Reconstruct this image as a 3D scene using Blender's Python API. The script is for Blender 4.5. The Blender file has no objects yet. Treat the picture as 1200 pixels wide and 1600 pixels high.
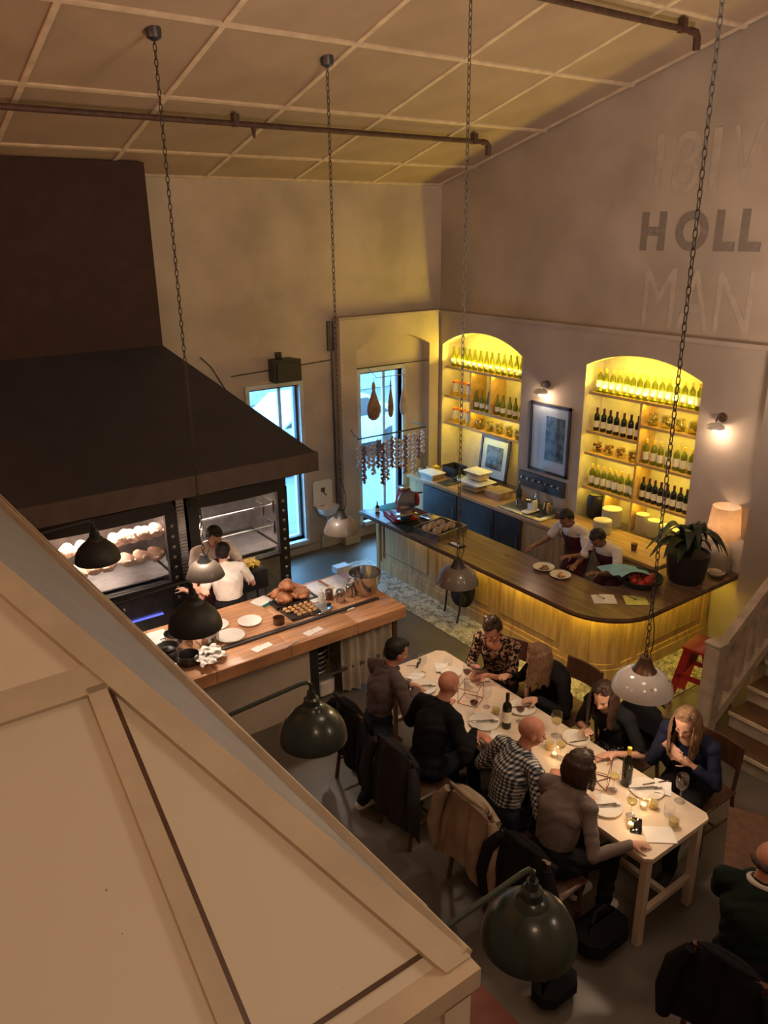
import bpy, bmesh, math, random
import numpy as np
from mathutils import Vector, Matrix
random.seed(7)
PI=math.pi
S=bpy.context.scene; COL=S.collection
# ---------------------------------------------------------------- camera, world, lights, exposure
R=np.array([[0.80811147,-0.58893321,-0.01065476],[0.20660207,0.26645917,0.94144309],[-0.55160805,-0.76299225,0.33700354]])
CH=4.6
cam=bpy.data.objects.new('camera',bpy.data.cameras.new('camera')); COL.objects.link(cam); S.camera=cam
cam.data.sensor_fit='VERTICAL'; cam.data.sensor_height=36; cam.data.lens=36*1220/1600
cam.data.clip_start=.05; cam.data.clip_end=200
M=Matrix(R.T.tolist()).to_4x4(); M.translation=Vector((0,0,CH)); cam.matrix_world=M
def ray(px,py):
    return R.T@np.array([(px-600)/1220.,-(py-800)/1220.,-1.0])
def at(px,py,z=None,X=None,Y=None):
    d=ray(px,py); o=np.array([0,0,CH])
    t=(z-CH)/d[2] if z is not None else (X/d[0] if X is not None else Y/d[1])
    return o+t*d
S.view_settings.view_transform='Standard'; S.view_settings.look='None'; S.view_settings.gamma=1
S.view_settings.use_curve_mapping=False
S.view_settings.exposure=0.0
W=bpy.data.worlds.new('world'); S.world=W; W.use_nodes=True
W.node_tree.nodes['Background'].inputs[0].default_value=(.28,.62,1,1)
W.node_tree.nodes['Background'].inputs[1].default_value=17.0
YEL=(1,.70,.06); WARM=(1,.73,.48); ORG=(1,.46,.22)
def light(name,kind,loc,power,col,size=.3,size_y=None,look=None,spread=None,portal=False,angle=None,blend=.5):
    l=bpy.data.lights.new(name,kind); l.energy=power; l.color=col
    if kind=='AREA':
        l.shape='RECTANGLE' if size_y else 'SQUARE'; l.size=size
        if size_y: l.size_y=size_y
        if spread: l.spread=spread
        if portal: l.cycles.is_portal=True
    elif kind=='SPOT':
        l.spot_size=angle; l.spot_blend=blend; l.shadow_soft_size=size
    else: l.shadow_soft_size=size
    o=bpy.data.objects.new(name,l); COL.objects.link(o); o.location=loc
    if look is not None:
        d=Vector(look)-Vector(loc); q=d.to_track_quat('-Z','Y'); o.rotation_euler=q.to_euler()
    return o
# daylight enters through the two windows
light('window_portal','AREA',(5.13,9.9,1.4),1,(1,1,1),.8,2.5,look=(5.13,5,1.4),portal=True)
light('window_portal','AREA',(6.98,9.9,1.45),1,(1,1,1),.8,2.4,look=(6.98,5,1.45),portal=True)
# mezzanine lamps behind and to the left of the viewer
light('mezzanine_lamp','POINT',(.6,-.9,6.0),84,(1,.68,.44),.45)
light('mezzanine_lamp','POINT',(-1.7,3.6,4.9),90,ORG,.35)
light('mezzanine_lamp','POINT',(-1.4,6.0,5.0),70,(1,.36,.16),.35)
light('mezzanine_lamp','POINT',(4.6,-.8,4.6),60,WARM,.4)
light('wall_fill','SPOT',(5.6,2.0,3.4),330,(1,.70,.50),.25,look=(8.15,4.2,5.0),angle=2.1,blend=1)  # added spot that brightens the upper right wall, no fixture there
light('ceiling_fill','SPOT',(3.6,3.4,3.6),200,(1,.68,.47),.3,look=(4.0,7.6,6.2),angle=2.2,blend=1)  # added spot that brightens the ceiling, without a fixture
light('hall_fill','POINT',(3.4,2.0,5.9),75,(1,.76,.56),.5)  # added fill light for general brightness, not a known lamp
# lamp over the long dining table
light('table_lamp','POINT',(4.0,3.6,3.1),34,WARM,.15)
light('kitchen_pass_lamp','SPOT',(2.6,6.6,2.05),60,(1,.78,.6),.05,look=(2.75,6.5,.9),angle=2.0)
light('kitchen_pass_lamp','SPOT',(3.9,6.6,2.1),25,(1,.82,.66),.05,look=(3.8,6.6,.9),angle=2.0)
# ---------------------------------------------------------------- materials
def mat(name,col,rough=.6,metal=0,var=.12,scale=6,bump=0,bscale=40,emit=None,es=0,trans=0,spec=.5,stretch=None,coat=0,alpha=None,col2=None,lo=.35,hi=.65):
    m=bpy.data.materials.new(name); m.use_nodes=True; nt=m.node_tree; b=nt.nodes['Principled BSDF']
    b.inputs['Roughness'].default_value=rough; b.inputs['Metallic'].default_value=metal
    b.inputs['Specular IOR Level'].default_value=spec; b.inputs['Coat Weight'].default_value=coat
    tc=nt.nodes.new('ShaderNodeTexCoord'); src=tc.outputs['Object']
    if stretch:
        mp=nt.nodes.new('ShaderNodeMapping'); mp.inputs['Scale'].default_value=stretch; nt.links.new(src,mp.inputs[0]); src=mp.outputs[0]
    n=nt.nodes.new('ShaderNodeTexNoise'); n.inputs['Scale'].default_value=scale; n.inputs['Detail'].default_value=5; nt.links.new(src,n.inputs['Vector'])
    r=nt.nodes.new('ShaderNodeValToRGB'); nt.links.new(n.outputs['Fac'],r.inputs[0])
    c=np.array(col); c2=np.array(col2) if col2 is not None else c*(1-var)
    c1=c if col2 is not None else np.minimum(c*(1+var),1)
    r.color_ramp.elements[0].position=lo; r.color_ramp.elements[1].position=hi
    r.color_ramp.elements[0].color=(*c2,1); r.color_ramp.elements[1].color=(*c1,1)
    nt.links.new(r.outputs[0],b.inputs['Base Color'])
    if bump:
        n2=nt.nodes.new('ShaderNodeTexNoise'); n2.inputs['Scale'].default_value=bscale; n2.inputs['Detail'].default_value=4; nt.links.new(src,n2.inputs['Vector'])
        bp=nt.nodes.new('ShaderNodeBump'); bp.inputs['Strength'].default_value=bump; bp.inputs['Distance'].default_value=.01
        nt.links.new(n2.outputs['Fac'],bp.inputs['Height']); nt.links.new(bp.outputs[0],b.inputs['Normal'])
    if emit: b.inputs['Emission Color'].default_value=(*emit,1); b.inputs['Emission Strength'].default_value=es
    if trans: b.inputs['Transmission Weight'].default_value=trans
    return m
def glassy(name,tint=(.95,.97,1),gl=.12):
    m=bpy.data.materials.new(name); m.use_nodes=True; nt=m.node_tree; nt.nodes.clear()
    o=nt.nodes.new('ShaderNodeOutputMaterial'); t=nt.nodes.new('ShaderNodeBsdfTransparent'); g=nt.nodes.new('ShaderNodeBsdfGlossy')
    t.inputs[0].default_value=(*tint,1); g.inputs['Roughness'].default_value=.04
    f=nt.nodes.new('ShaderNodeLayerWeight'); f.inputs[0].default_value=.5
    p=nt.nodes.new('ShaderNodeMath'); p.operation='POWER'; p.inputs[1].default_value=3.5; nt.links.new(f.outputs['Facing'],p.inputs[0])
    a=nt.nodes.new('ShaderNodeMath'); a.operation='MULTIPLY_ADD'; a.inputs[1].default_value=.7; a.inputs[2].default_value=gl; nt.links.new(p.outputs[0],a.inputs[0])
    x=nt.nodes.new('ShaderNodeMixShader'); nt.links.new(a.outputs[0],x.inputs[0]); nt.links.new(t.outputs[0],x.inputs[1]); nt.links.new(g.outputs[0],x.inputs[2]); nt.links.new(x.outputs[0],o.inputs[0])
    return m
def lucent(name,col,frac=.5,rough=.2):
    m=mat(name,col,rough,var=.15,scale=20); nt=m.node_tree; b=nt.nodes['Principled BSDF']; o=nt.nodes['Material Output']
    t=nt.nodes.new('ShaderNodeBsdfTranslucent'); t.inputs[0].default_value=(*col,1)
    x=nt.nodes.new('ShaderNodeMixShader'); x.inputs[0].default_value=frac
    nt.links.new(b.outputs[0],x.inputs[1]); nt.links.new(t.outputs[0],x.inputs[2]); nt.links.new(x.outputs[0],o.inputs[0]); return m
def glow(name,col,s):
    m=mat(name,col,.5,emit=col,es=s,var=.05); return m
m_={}
def defm(k,*a,**kw): m_[k]=mat(k,*a,**kw)
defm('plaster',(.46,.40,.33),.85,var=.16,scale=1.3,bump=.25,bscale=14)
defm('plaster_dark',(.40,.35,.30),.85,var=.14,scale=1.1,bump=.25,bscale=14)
defm('ceiling_panel',(.40,.31,.23),.9,var=.08,scale=1.5,bump=.5,bscale=120)
defm('batten',(.62,.52,.40),.7)
defm('concrete',(.12,.105,.092),.38,var=.35,scale=.9,bump=.1,bscale=30)
defm('red_floor',(.22,.07,.05),.5,var=.15)
defm('chimney_red_lit',(.040,.022,.019),.7,spec=.25)  # same black hood, with reddish lamp light put into the colour
defm('hood_black',(.028,.028,.038),.5,var=.12,scale=3)  # black with the blue daylight haze put into the colour
defm('hood_edge',(.085,.065,.06),.45)
defm('hood_white',(.74,.66,.54),.5,scale=34,col2=(.20,.13,.09),lo=.235,hi=.25)
defm('hood_trim',(.58,.49,.37),.5,var=.10,scale=5)
defm('steel',(.42,.42,.43),.32,metal=1,var=.15,scale=9)
defm('steel_bright',(.58,.58,.60),.17,metal=1,var=.08)
defm('steel_dark',(.10,.10,.11),.4,metal=.8)
defm('black',(.018,.018,.02),.5)
defm('chain_iron',(.035,.03,.027),.6)
defm('black_cloth',(.014,.014,.017),.95,bump=.3,bscale=120,spec=.15)
defm('char_cloth',(.035,.035,.038),.95,bump=.4,bscale=90,spec=.15)
defm('beige_cloth',(.34,.27,.20),.95,bump=.4,bscale=90,var=.15,spec=.15)
defm('white_cloth',(.72,.66,.62),.9,bump=.2,bscale=80,spec=.2)
defm('green_cloth',(.012,.022,.017),.95,bump=.3,bscale=120,spec=.15)
defm('navy_cloth',(.018,.022,.055),.85,bump=.3,bscale=80,spec=.2)
defm('plum_cloth',(.13,.10,.105),.95,bump=.4,bscale=120,spec=.2)
defm('grey_cloth',(.19,.155,.145),.95,bump=.5,bscale=150,spec=.2)
defm('maroon_cloth',(.075,.022,.026),.9,bump=.2,spec=.2)
defm('jeans',(.014,.018,.03),.95,bump=.3,bscale=140,spec=.2)
defm('curtain_cloth',(.44,.38,.31),.95,bump=.4,bscale=120,spec=.15)
defm('oak',(.45,.30,.14),.45,var=.22,scale=3,stretch=(6,6,.7))
defm('oak_shelf',(.52,.34,.12),.5,var=.18,scale=4,stretch=(3,.6,3))
defm('bar_top',(.17,.105,.065),.22,var=.28,scale=2,stretch=(6,.7,1))
defm('counter_wood',(.42,.27,.15),.35,var=.22,scale=3,stretch=(6,.7,1))
defm('butcher',(.52,.27,.14),.4,var=.25,scale=3,stretch=(.8,8,3))
defm('butcher_dark',(.30,.13,.07),.45,var=.25,scale=3,stretch=(.8,8,3))
defm('dark_wood',(.09,.04,.022),.4,var=.25,scale=6,stretch=(4,4,1))
defm('tread_wood',(.11,.055,.03),.5,var=.25,scale=4)
defm('stair_paint',(.42,.35,.28),.65,var=.2,scale=7)
defm('table_paint',(.72,.60,.48),.4,var=.07,scale=4)
defm('porcelain',(.80,.76,.70),.18,var=.03,coat=.3)
defm('enamel',(.62,.60,.60),.12,var=.04,coat=.6)
defm('enamel_taupe',(.12,.10,.085),.5,var=.05,coat=.4)
defm('enamel_green',(.022,.032,.026),.3,var=.15,coat=.3)
defm('label_paper',(.82,.78,.62),.7,var=.04)
defm('paper',(.84,.82,.80),.8,var=.04)
defm('red_paint',(.36,.012,.016),.25,coat=.4)
defm('red_stool',(.33,.015,.02),.4)
defm('skin',(.60,.34,.25),.55,var=.07,scale=12,spec=.4)
defm('skin_ruddy',(.56,.25,.17),.5,var=.08,scale=12,spec=.4)
defm('skin_brown',(.26,.13,.08),.55,var=.07,scale=12,spec=.4)
defm('hair_dark',(.012,.009,.008),.55,var=.3,scale=40)
defm('hair_brown',(.045,.022,.013),.5,var=.35,scale=40,stretch=(3,3,.6))
defm('hair_blond',(.22,.125,.07),.5,var=.35,scale=40,stretch=(3,3,.5))
defm('hair_grey',(.08,.06,.05),.6,var=.3,scale=40)
defm('lip',(.33,.09,.08),.5); defm('eye',(.02,.015,.012),.2)
defm('chicken',(.42,.17,.075),.45,var=.4,scale=14,bump=.5,bscale=40)
defm('raw_chicken',(.80,.58,.46),.45,var=.15,scale=10,bump=.3)
defm('potato',(.56,.32,.13),.6,var=.3,scale=12)
defm('fries',(.85,.62,.14),.55,var=.2)
defm('bread',(.46,.33,.22),.8,var=.35,scale=16,bump=.6,bscale=30)
defm('garlic',(.55,.47,.42),.7,var=.2,scale=30); defm('garlic_red',(.24,.13,.10),.7,var=.3,scale=30)
defm('ham',(.24,.13,.08),.5,var=.3,scale=8); defm('ham_white',(.55,.48,.40),.7,var=.2)
defm('leaf',(.016,.032,.016),.4,var=.4,scale=8)
defm('tomato',(.42,.035,.02),.25)
defm('blue_napkin',(.24,.50,.62),.85)
defm('rust_pipe',(.07,.035,.028),.6,var=.3,scale=20)
defm('white_plastic',(.78,.80,.82),.35); defm('cutting_board',(.74,.73,.72),.45)
defm('teal',(.05,.36,.42),.5); defm('bristle',(.6,.5,.35),.7)
defm('phone',(.008,.008,.01),.08)
defm('window_frame',(.52,.56,.60),.45); defm('wood_red',(.13,.05,.045),.6)
defm('niche_paint',(.66,.62,.52),.7,var=.08,scale=6,bump=.2,bscale=8)
defm('facade',(.22,.30,.34),.8); defm('car_paint',(.35,.45,.52),.25); defm('asphalt',(.10,.13,.15),.8)
defm('copper',(.45,.24,.16),.25,metal=1)
defm('bronze',(.20,.13,.09),.35,metal=.8)
defm('yellow_fruit',(.8,.55,.05),.5); defm('orange_tin',(.80,.22,.03),.4)
defm('letter_dark',(.22,.19,.17),.9,col2=(.30,.26,.225),scale=12,lo=.28,hi=.5)
defm('letter_pale',(.47,.42,.365),.9,col2=(.405,.355,.305),scale=6,lo=.38,hi=.62)
m_['glass']=glassy('glass'); m_['jar_glass']=glassy('jar_glass',(.96,.95,.8),.06); m_['pane_glass']=glassy('pane_glass',(.93,.97,1),.02)
m_['green_glass']=lucent('green_glass',(.30,.33,.03),.55,.12); m_['dark_glass']=mat('dark_glass',(.012,.014,.008),.1)
m_['wine_red']=mat('wine_red',(.06,.003,.008),.1); m_['wine_white']=lucent('wine_white',(.75,.62,.25),.5)
m_['pickle']=lucent('pickle',(.42,.36,.07),.45); m_['preserve']=lucent('preserve',(.30,.15,.03),.4)
m_['lampshade']=lucent('lampshade',(.80,.66,.50),.6,.8); m_['flame']=glow('flame',(1,.6,.2),14)
m_['bulb']=glow('bulb',(1,.72,.42),22); m_['candle']=lucent('candle',(.9,.8,.6),.4)
m_['blue_strip']=glow('blue_strip',(.12,.16,.9),1.2); m_['heat_lamp']=glow('heat_lamp',(1,.62,.42),9)
# ginghams and prints
def gingham():
    m=mat('gingham_shirt',(.6,.6,.6),.9,spec=.15); nt=m.node_tree; b=nt.nodes['Principled BSDF']
    tc=nt.nodes.new('ShaderNodeTexCoord'); sp=nt.nodes.new('ShaderNodeSeparateXYZ'); nt.links.new(tc.outputs['Object'],sp.inputs[0])
    def M_(op,a,bv=None,**k):
        n=nt.nodes.new('ShaderNodeMath'); n.operation=op
        for i,v in enumerate((a,bv)):
            if v is None: continue
            if hasattr(v,'links'): nt.links.new(v,n.inputs[i])
            else: n.inputs[i].default_value=v
        return n.outputs[0]
    h=M_('ADD',M_('MULTIPLY',sp.outputs[0],.45),sp.outputs[1])
    def st(v): return M_('GREATER_THAN',M_('FRACT',M_('MULTIPLY',v,1/.030)),.48)
    s=M_('ADD',st(h),st(sp.outputs[2])); s=M_('MULTIPLY',s,.5)
    r=nt.nodes.new('ShaderNodeValToRGB'); r.color_ramp.interpolation='CONSTANT'
    r.color_ramp.elements[0].color=(.62,.60,.56,1); r.color_ramp.elements[1].position=.75; r.color_ramp.elements[1].color=(.02,.03,.05,1)
    e=r.color_ramp.elements.new(.3); e.color=(.16,.17,.19,1)
    nt.links.new(s,r.inputs[0]); nt.links.new(r.outputs[0],b.inputs['Base Color']); return m
m_['gingham']=gingham()
def printed(name,a,b_,scale,th=.5):
    m=mat(name,a,.85,spec=.15); nt=m.node_tree; b=nt.nodes['Principled BSDF']
    tc=nt.nodes.new('ShaderNodeTexCoord'); v=nt.nodes.new('ShaderNodeTexNoise'); v.inputs['Scale'].default_value=scale; v.inputs['Detail'].default_value=1.5; v.inputs['Distortion'].default_value=1.2
    nt.links.new(tc.outputs['Object'],v.inputs['Vector']); r=nt.nodes.new('ShaderNodeValToRGB'); r.color_ramp.interpolation='CONSTANT'
    r.color_ramp.elements[0].color=(*a,1); r.color_ramp.elements[1].position=th; r.color_ramp.elements[1].color=(*b_,1)
    nt.links.new(v.outputs['Fac'],r.inputs[0]); nt.links.new(r.outputs[0],b.inputs['Base Color']); return m
m_['floral']=printed('floral',(.022,.014,.014),(.42,.27,.18),26,.52)
m_['spotted']=printed('spotted',(.012,.012,.012),(.4,.36,.3),45,.6)
m_['mosaic']=None
def mosaic():
    m=mat('mosaic_tile',(.6,.6,.55),.45); nt=m.node_tree; b=nt.nodes['Principled BSDF']
    tc=nt.nodes.new('ShaderNodeTexCoord'); v=nt.nodes.new('ShaderNodeTexVoronoi'); v.inputs['Scale'].default_value=26; v.feature='DISTANCE_TO_EDGE'
    nt.links.new(tc.outputs['Object'],v.inputs['Vector']); r=nt.nodes.new('ShaderNodeValToRGB')
    r.color_ramp.elements[0].color=(.10,.10,.09,1); r.color_ramp.elements[1].position=.12; r.color_ramp.elements[1].color=(.62,.60,.52,1)
    nt.links.new(v.outputs['Distance'],r.inputs[0]); n=nt.nodes.new('ShaderNodeTexNoise'); n.inputs['Scale'].default_value=9; nt.links.new(tc.outputs['Object'],n.inputs['Vector'])
    r2=nt.nodes.new('ShaderNodeValToRGB'); r2.color_ramp.elements[0].position=.38; r2.color_ramp.elements[0].color=(.45,.45,.45,1); r2.color_ramp.elements[1].position=.55
    nt.links.new(n.outputs['Fac'],r2.inputs[0]); mx=nt.nodes.new('ShaderNodeMix'); mx.data_type='RGBA'; mx.blend_type='MULTIPLY'; mx.inputs[0].default_value=1
    nt.links.new(r.outputs[0],mx.inputs[6]); nt.links.new(r2.outputs[0],mx.inputs[7]); nt.links.new(mx.outputs[2],b.inputs['Base Color']); return m
m_['mosaic']=mosaic()
# ---------------------------------------------------------------- mesh helpers
def V3(*a): return np.array(a,float)
def unit(v): v=np.array(v,float); return v/(np.linalg.norm(v)+1e-12)
def frame(d,side=None):
    d=unit(d)
    s=np.array(side,float) if side is not None else (V3(0,0,1) if abs(d[2])<.9 else V3(1,0,0))
    if side is None: s=np.cross(s,d)
    s=s-d*(s@d); s=unit(s); return s,np.cross(d,s),d
class MB:
    def __init__(self): self.v=[]; self.f=[]
    def add(self,vs,fs):
        o=len(self.v); self.v.extend([tuple(float(c) for c in p) for p in vs]); self.f.extend([tuple(i+o for i in f) for f in fs]); return self
    def box(self,c,s,rz=0,rx=0,ry=0,bev=0):
        c=np.array(c,float); h=np.array(s,float)/2
        Mx=np.array((Matrix.Rotation(rz,3,'Z')@Matrix.Rotation(ry,3,'Y')@Matrix.Rotation(rx,3,'X')))
        if bev<=0:
            vs=[c+Mx@(h*np.array(k)) for k in ((-1,-1,-1),(1,-1,-1),(1,1,-1),(-1,1,-1),(-1,-1,1),(1,-1,1),(1,1,1),(-1,1,1))]
            return self.add(vs,[(0,3,2,1),(4,5,6,7),(0,1,5,4),(1,2,6,5),(2,3,7,6),(3,0,4,7)])
        b=min(bev,h.min()*.95); vs=[]; rings=[]
        for z,ins in ((-h[2],b),(-h[2]+b,0),(h[2]-b,0),(h[2],b)):
            ring=[]
            x=h[0]-ins;y=h[1]-ins
            for px,py in ((-x+b,-y),(x-b,-y),(x,-y+b),(x,y-b),(x-b,y),(-x+b,y),(-x,y-b),(-x,-y+b)):
                ring.append(len(vs)); vs.append(c+Mx@np.array([px,py,z]))
            rings.append(ring)
        fs=[tuple(reversed(rings[0])),tuple(rings[3])]
        for a,b2 in zip(rings,rings[1:]):
            for i in range(8): fs.append((a[i],a[(i+1)%8],b2[(i+1)%8],b2[i]))
        return self.add(vs,fs)
    def b2(self,a,b,bev=0):
        a=np.array(a,float);b=np.array(b,float); return self.box((a+b)/2,abs(b-a),bev=bev)
    def tube(self,p0,p1,r0,r1=None,n=12,cap=True):
        r1=r0 if r1 is None else r1; p0=np.array(p0,float);p1=np.array(p1,float)
        s,t,d=frame(p1-p0); vs=[]
        for p,r in ((p0,r0),(p1,r1)):
            for i in range(n):
                a=2*PI*i/n; vs.append(p+r*(math.cos(a)*s+math.sin(a)*t))
        fs=[(i,(i+1)%n,n+(i+1)%n,n+i) for i in range(n)]
        if cap: fs+=[tuple(reversed(range(n))),tuple(range(n,2*n))]
        return self.add(vs,fs)
    def path(self,pts,r,n=8,closed=False):
        pts=[np.array(p,float) for p in pts]; K=len(pts); vs=[]; s=None
        for i,p in enumerate(pts):
            if closed: d=pts[(i+1)%K]-pts[i-1]
            else: d=pts[min(i+1,K-1)]-pts[max(i-1,0)]
            s,t,d=frame(d,s if s is not None else None)
            rr=r[i] if hasattr(r,'__len__') else r
            for k in range(n):
                a=2*PI*k/n; vs.append(p+rr*(math.cos(a)*s+math.sin(a)*t))
        fs=[]
        for i in range(K if closed else K-1):
            j=(i+1)%K
            for k in range(n): fs.append((i*n+k,i*n+(k+1)%n,j*n+(k+1)%n,j*n+k))
        if not closed: fs+=[tuple(reversed(range(n))),tuple(range((K-1)*n,K*n))]
        return self.add(vs,fs)
    def lathe(self,prof,c=(0,0,0),n=20,axis=(0,0,1),sx=1,sy=1,capb=True,capt=True):
        s,t,d=frame(axis) if tuple(axis)!=(0,0,1) else (V3(1,0,0),V3(0,1,0),V3(0,0,1)); c=np.array(c,float); vs=[]
        for r,z in prof:
            for k in range(n):
                a=2*PI*k/n; vs.append(c+d*z+r*(sx*math.cos(a)*s+sy*math.sin(a)*t))
        fs=[]
        for i in range(len(prof)-1):
            for k in range(n): fs.append((i*n+k,i*n+(k+1)%n,(i+1)*n+(k+1)%n,(i+1)*n+k))
        if capb: fs.append(tuple(reversed(range(n))))
        if capt: fs.append(tuple(range((len(prof)-1)*n,len(prof)*n)))
        return self.add(vs,fs)
    def ball(self,c,r,n=12,m=8,Rm=None):
        r=np.array(r,float)*np.ones(3); c=np.array(c,float); vs=[]; Rm=np.eye(3) if Rm is None else Rm
        for i in range(1,m):
            b=PI*i/m
            for k in range(n):
                a=2*PI*k/n; vs.append(c+Rm@(r*np.array([math.sin(b)*math.cos(a),math.sin(b)*math.sin(a),-math.cos(b)])))
        vs.append(c+Rm@(r*np.array([0,0,-1]))); vs.append(c+Rm@(r*np.array([0,0,1]))); B=(m-1)*n
        fs=[(i*n+k,i*n+(k+1)%n,(i+1)*n+(k+1)%n,(i+1)*n+k) for i in range(m-2) for k in range(n)]
        fs+=[(B,(k+1)%n,k) for k in range(n)]+[(B+1,(m-2)*n+k,(m-2)*n+(k+1)%n) for k in range(n)]
        return self.add(vs,fs)
    def capsule(self,p0,p1,r0,r1,n=12,side=None,asp=1):
        p0=np.array(p0,float);p1=np.array(p1,float); s,t,d=frame(p1-p0,side); vs=[]
        rings=[(p0-d*r0*.95,r0*.3),(p0-d*r0*.7,r0*.71),(p0-d*r0*.3,r0*.95),(p0,r0),(p1,r1),(p1+d*r1*.3,r1*.95),(p1+d*r1*.7,r1*.71),(p1+d*r1*.95,r1*.3)]
        for p,r in rings:
            for k in range(n):
                a=2*PI*k/n; vs.append(p+r*(asp*math.cos(a)*s+math.sin(a)*t))
        N=len(rings)
        fs=[(i*n+k,i*n+(k+1)%n,(i+1)*n+(k+1)%n,(i+1)*n+k) for i in range(N-1) for k in range(n)]+[tuple(reversed(range(n))),tuple(range((N-1)*n,N*n))]
        return self.add(vs,fs)
    def prism(self,poly,axis,a0,a1):
        # poly: list of 2D points; axis 0: (y,z) extruded in x; 1: (x,z) in y; 2: (x,y) in z
        def mk(p,a): return (a,p[0],p[1]) if axis==0 else ((p[0],a,p[1]) if axis==1 else (p[0],p[1],a))
        n=len(poly); vs=[mk(p,a0) for p in poly]+[mk(p,a1) for p in poly]
        return self.add(vs,[tuple(range(n)),tuple(range(2*n-1,n-1,-1))]+[(i,(i+1)%n,n+(i+1)%n,n+i) for i in range(n)])
    def sheet(self,fn,nu,nv,th=.004):
        P=[[np.array(fn(i/nu,j/nv),float) for j in range(nv+1)] for i in range(nu+1)]
        vs=[p for r in P for p in r]; fs=[(i*(nv+1)+j,(i+1)*(nv+1)+j,(i+1)*(nv+1)+j+1,i*(nv+1)+j+1) for i in range(nu) for j in range(nv)]
        if th:
            nr=[]
            for i in range(nu+1):
                for j in range(nv+1):
                    du=P[min(i+1,nu)][j]-P[max(i-1,0)][j]; dv=P[i][min(j+1,nv)]-P[i][max(j-1,0)]; nr.append(unit(np.cross(du,dv)))
            N=len(vs); vs=vs+[p-n_*th for p,n_ in zip(vs,nr)]; f2=[tuple(N+i for i in reversed(f)) for f in fs]
            ed=[i*(nv+1) for i in range(nu+1)]+[nu*(nv+1)+j for j in range(1,nv+1)]+[i*(nv+1)+nv for i in range(nu-1,-1,-1)]+[j for j in range(nv-1,0,-1)]
            fs=fs+f2+[(ed[k],N+ed[k],N+ed[(k+1)%len(ed)],ed[(k+1)%len(ed)]) for k in range(len(ed))]
        return self.add(vs,fs)
    def xf(self,Mx):
        Mx=Matrix(Mx); self.v=[tuple(Mx@Vector(p)) for p in self.v]; return self
    def mesh(self,name,m,smooth=True,off=(0,0,0),auto=40):
        me=bpy.data.meshes.new(name); o=np.array(off)
        me.from_pydata([tuple(np.array(p)-o) for p in self.v],[],self.f); me.materials.append(m_[m] if isinstance(m,str) else m)
        bm=bmesh.new(); bm.from_mesh(me); bmesh.ops.recalc_face_normals(bm,faces=bm.faces); 
        if smooth:
            for f in bm.faces: f.smooth=True
            for e in bm.edges:
                if len(e.link_faces)==2 and e.calc_face_angle(0)>math.radians(auto): e.smooth=False
        bm.to_mesh(me); bm.free(); return me
def finish(o,label=None,cat=None,group=None,kind=None):
    if label: o['label']=label
    if cat: o['category']=cat
    if group: o['group']=group
    if kind: o['kind']=kind
    return o
def base(mb):
    a=np.array(mb.v); return V3((a[:,0].min()+a[:,0].max())/2,(a[:,1].min()+a[:,1].max())/2,a[:,2].min())
def top(mb,name,m,label=None,cat=None,group=None,kind=None,**k):     # a thing that is one mesh
    b=base(mb); o=bpy.data.objects.new(name,mb.mesh(name,m,off=b,**k)); COL.objects.link(o); o.location=b
    return finish(o,label,cat,group,kind)
def struct(mb,name,m,**k): return top(mb,name,m,kind='structure',**k)
def thing(name,loc,label,cat,group=None,rz=0):
    o=bpy.data.objects.new(name,None); COL.objects.link(o); o.location=loc; o.rotation_euler=(0,0,rz); o.empty_display_size=.1
    return finish(o,label,cat,group)
def part(mb,name,m,parent,world=False,label=None,kind=None,**k):
    off=(0,0,0)
    if world:
        off=np.array(parent.location)
        if parent.parent: off=off+np.array(parent.parent.location)
    o=bpy.data.objects.new(name,mb.mesh(name,m,off=off,**k)); COL.objects.link(o); o.parent=parent
    if label: o['label']=label
    if kind: o['kind']=kind
    return o
def inst(name,me,parent,loc=(0,0,0),rot=(0,0,0),sc=None):
    o=bpy.data.objects.new(name,me); COL.objects.link(o); o.parent=parent; o.location=loc; o.rotation_euler=rot
    if sc: o.scale=sc
    return o
def dup(root,loc,rz=None,label=None,scale=None,rot=None):
    r=root.copy(); COL.objects.link(r); r.location=loc
    if rz is not None: r.rotation_euler=(0,0,rz)
    if rot is not None: r.rotation_euler=rot
    if scale: r.scale=(scale,)*3
    if label: r['label']=label
    for ch in list(root.children):
        c=ch.copy(); COL.objects.link(c); c.parent=r
        for g in list(ch.children):
            d=g.copy(); COL.objects.link(d); d.parent=c
    return r

ORD=['first','second','third','fourth','fifth','sixth','seventh','eighth','ninth','tenth','eleventh','twelfth','thirteenth','fourteenth','fifteenth','sixteenth']
def nth(i,n,side='left',lo='leftmost',hi='rightmost'):
    return lo if i==0 else hi if i==n-1 else ORD[i]+' from the '+side
# ---------------------------------------------------------------- the room
SL=.264
def zc(y): return 5.25+SL*(9.7-y)            # ceiling height at depth y
struct(MB().b2((-4.2,-4,-.1),(8.5,9.9,0)),'floor','concrete')
struct(MB().b2((-.6,-1.4,.001),(2.67,3.0,.012)),'trim_1','red_floor')            # red floor under the white hood
# mosaic border in front of the bar
struct(MB().prism([(5.55,8.9),(5.55,4.6),(5.68,4.25),(5.95,4.02),(6.3,3.92),(7.99,3.92),(7.99,4.6),(6.1,4.6),(6.1,8.9)],2,.001,.008),'trim_2','mosaic',smooth=False)
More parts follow.
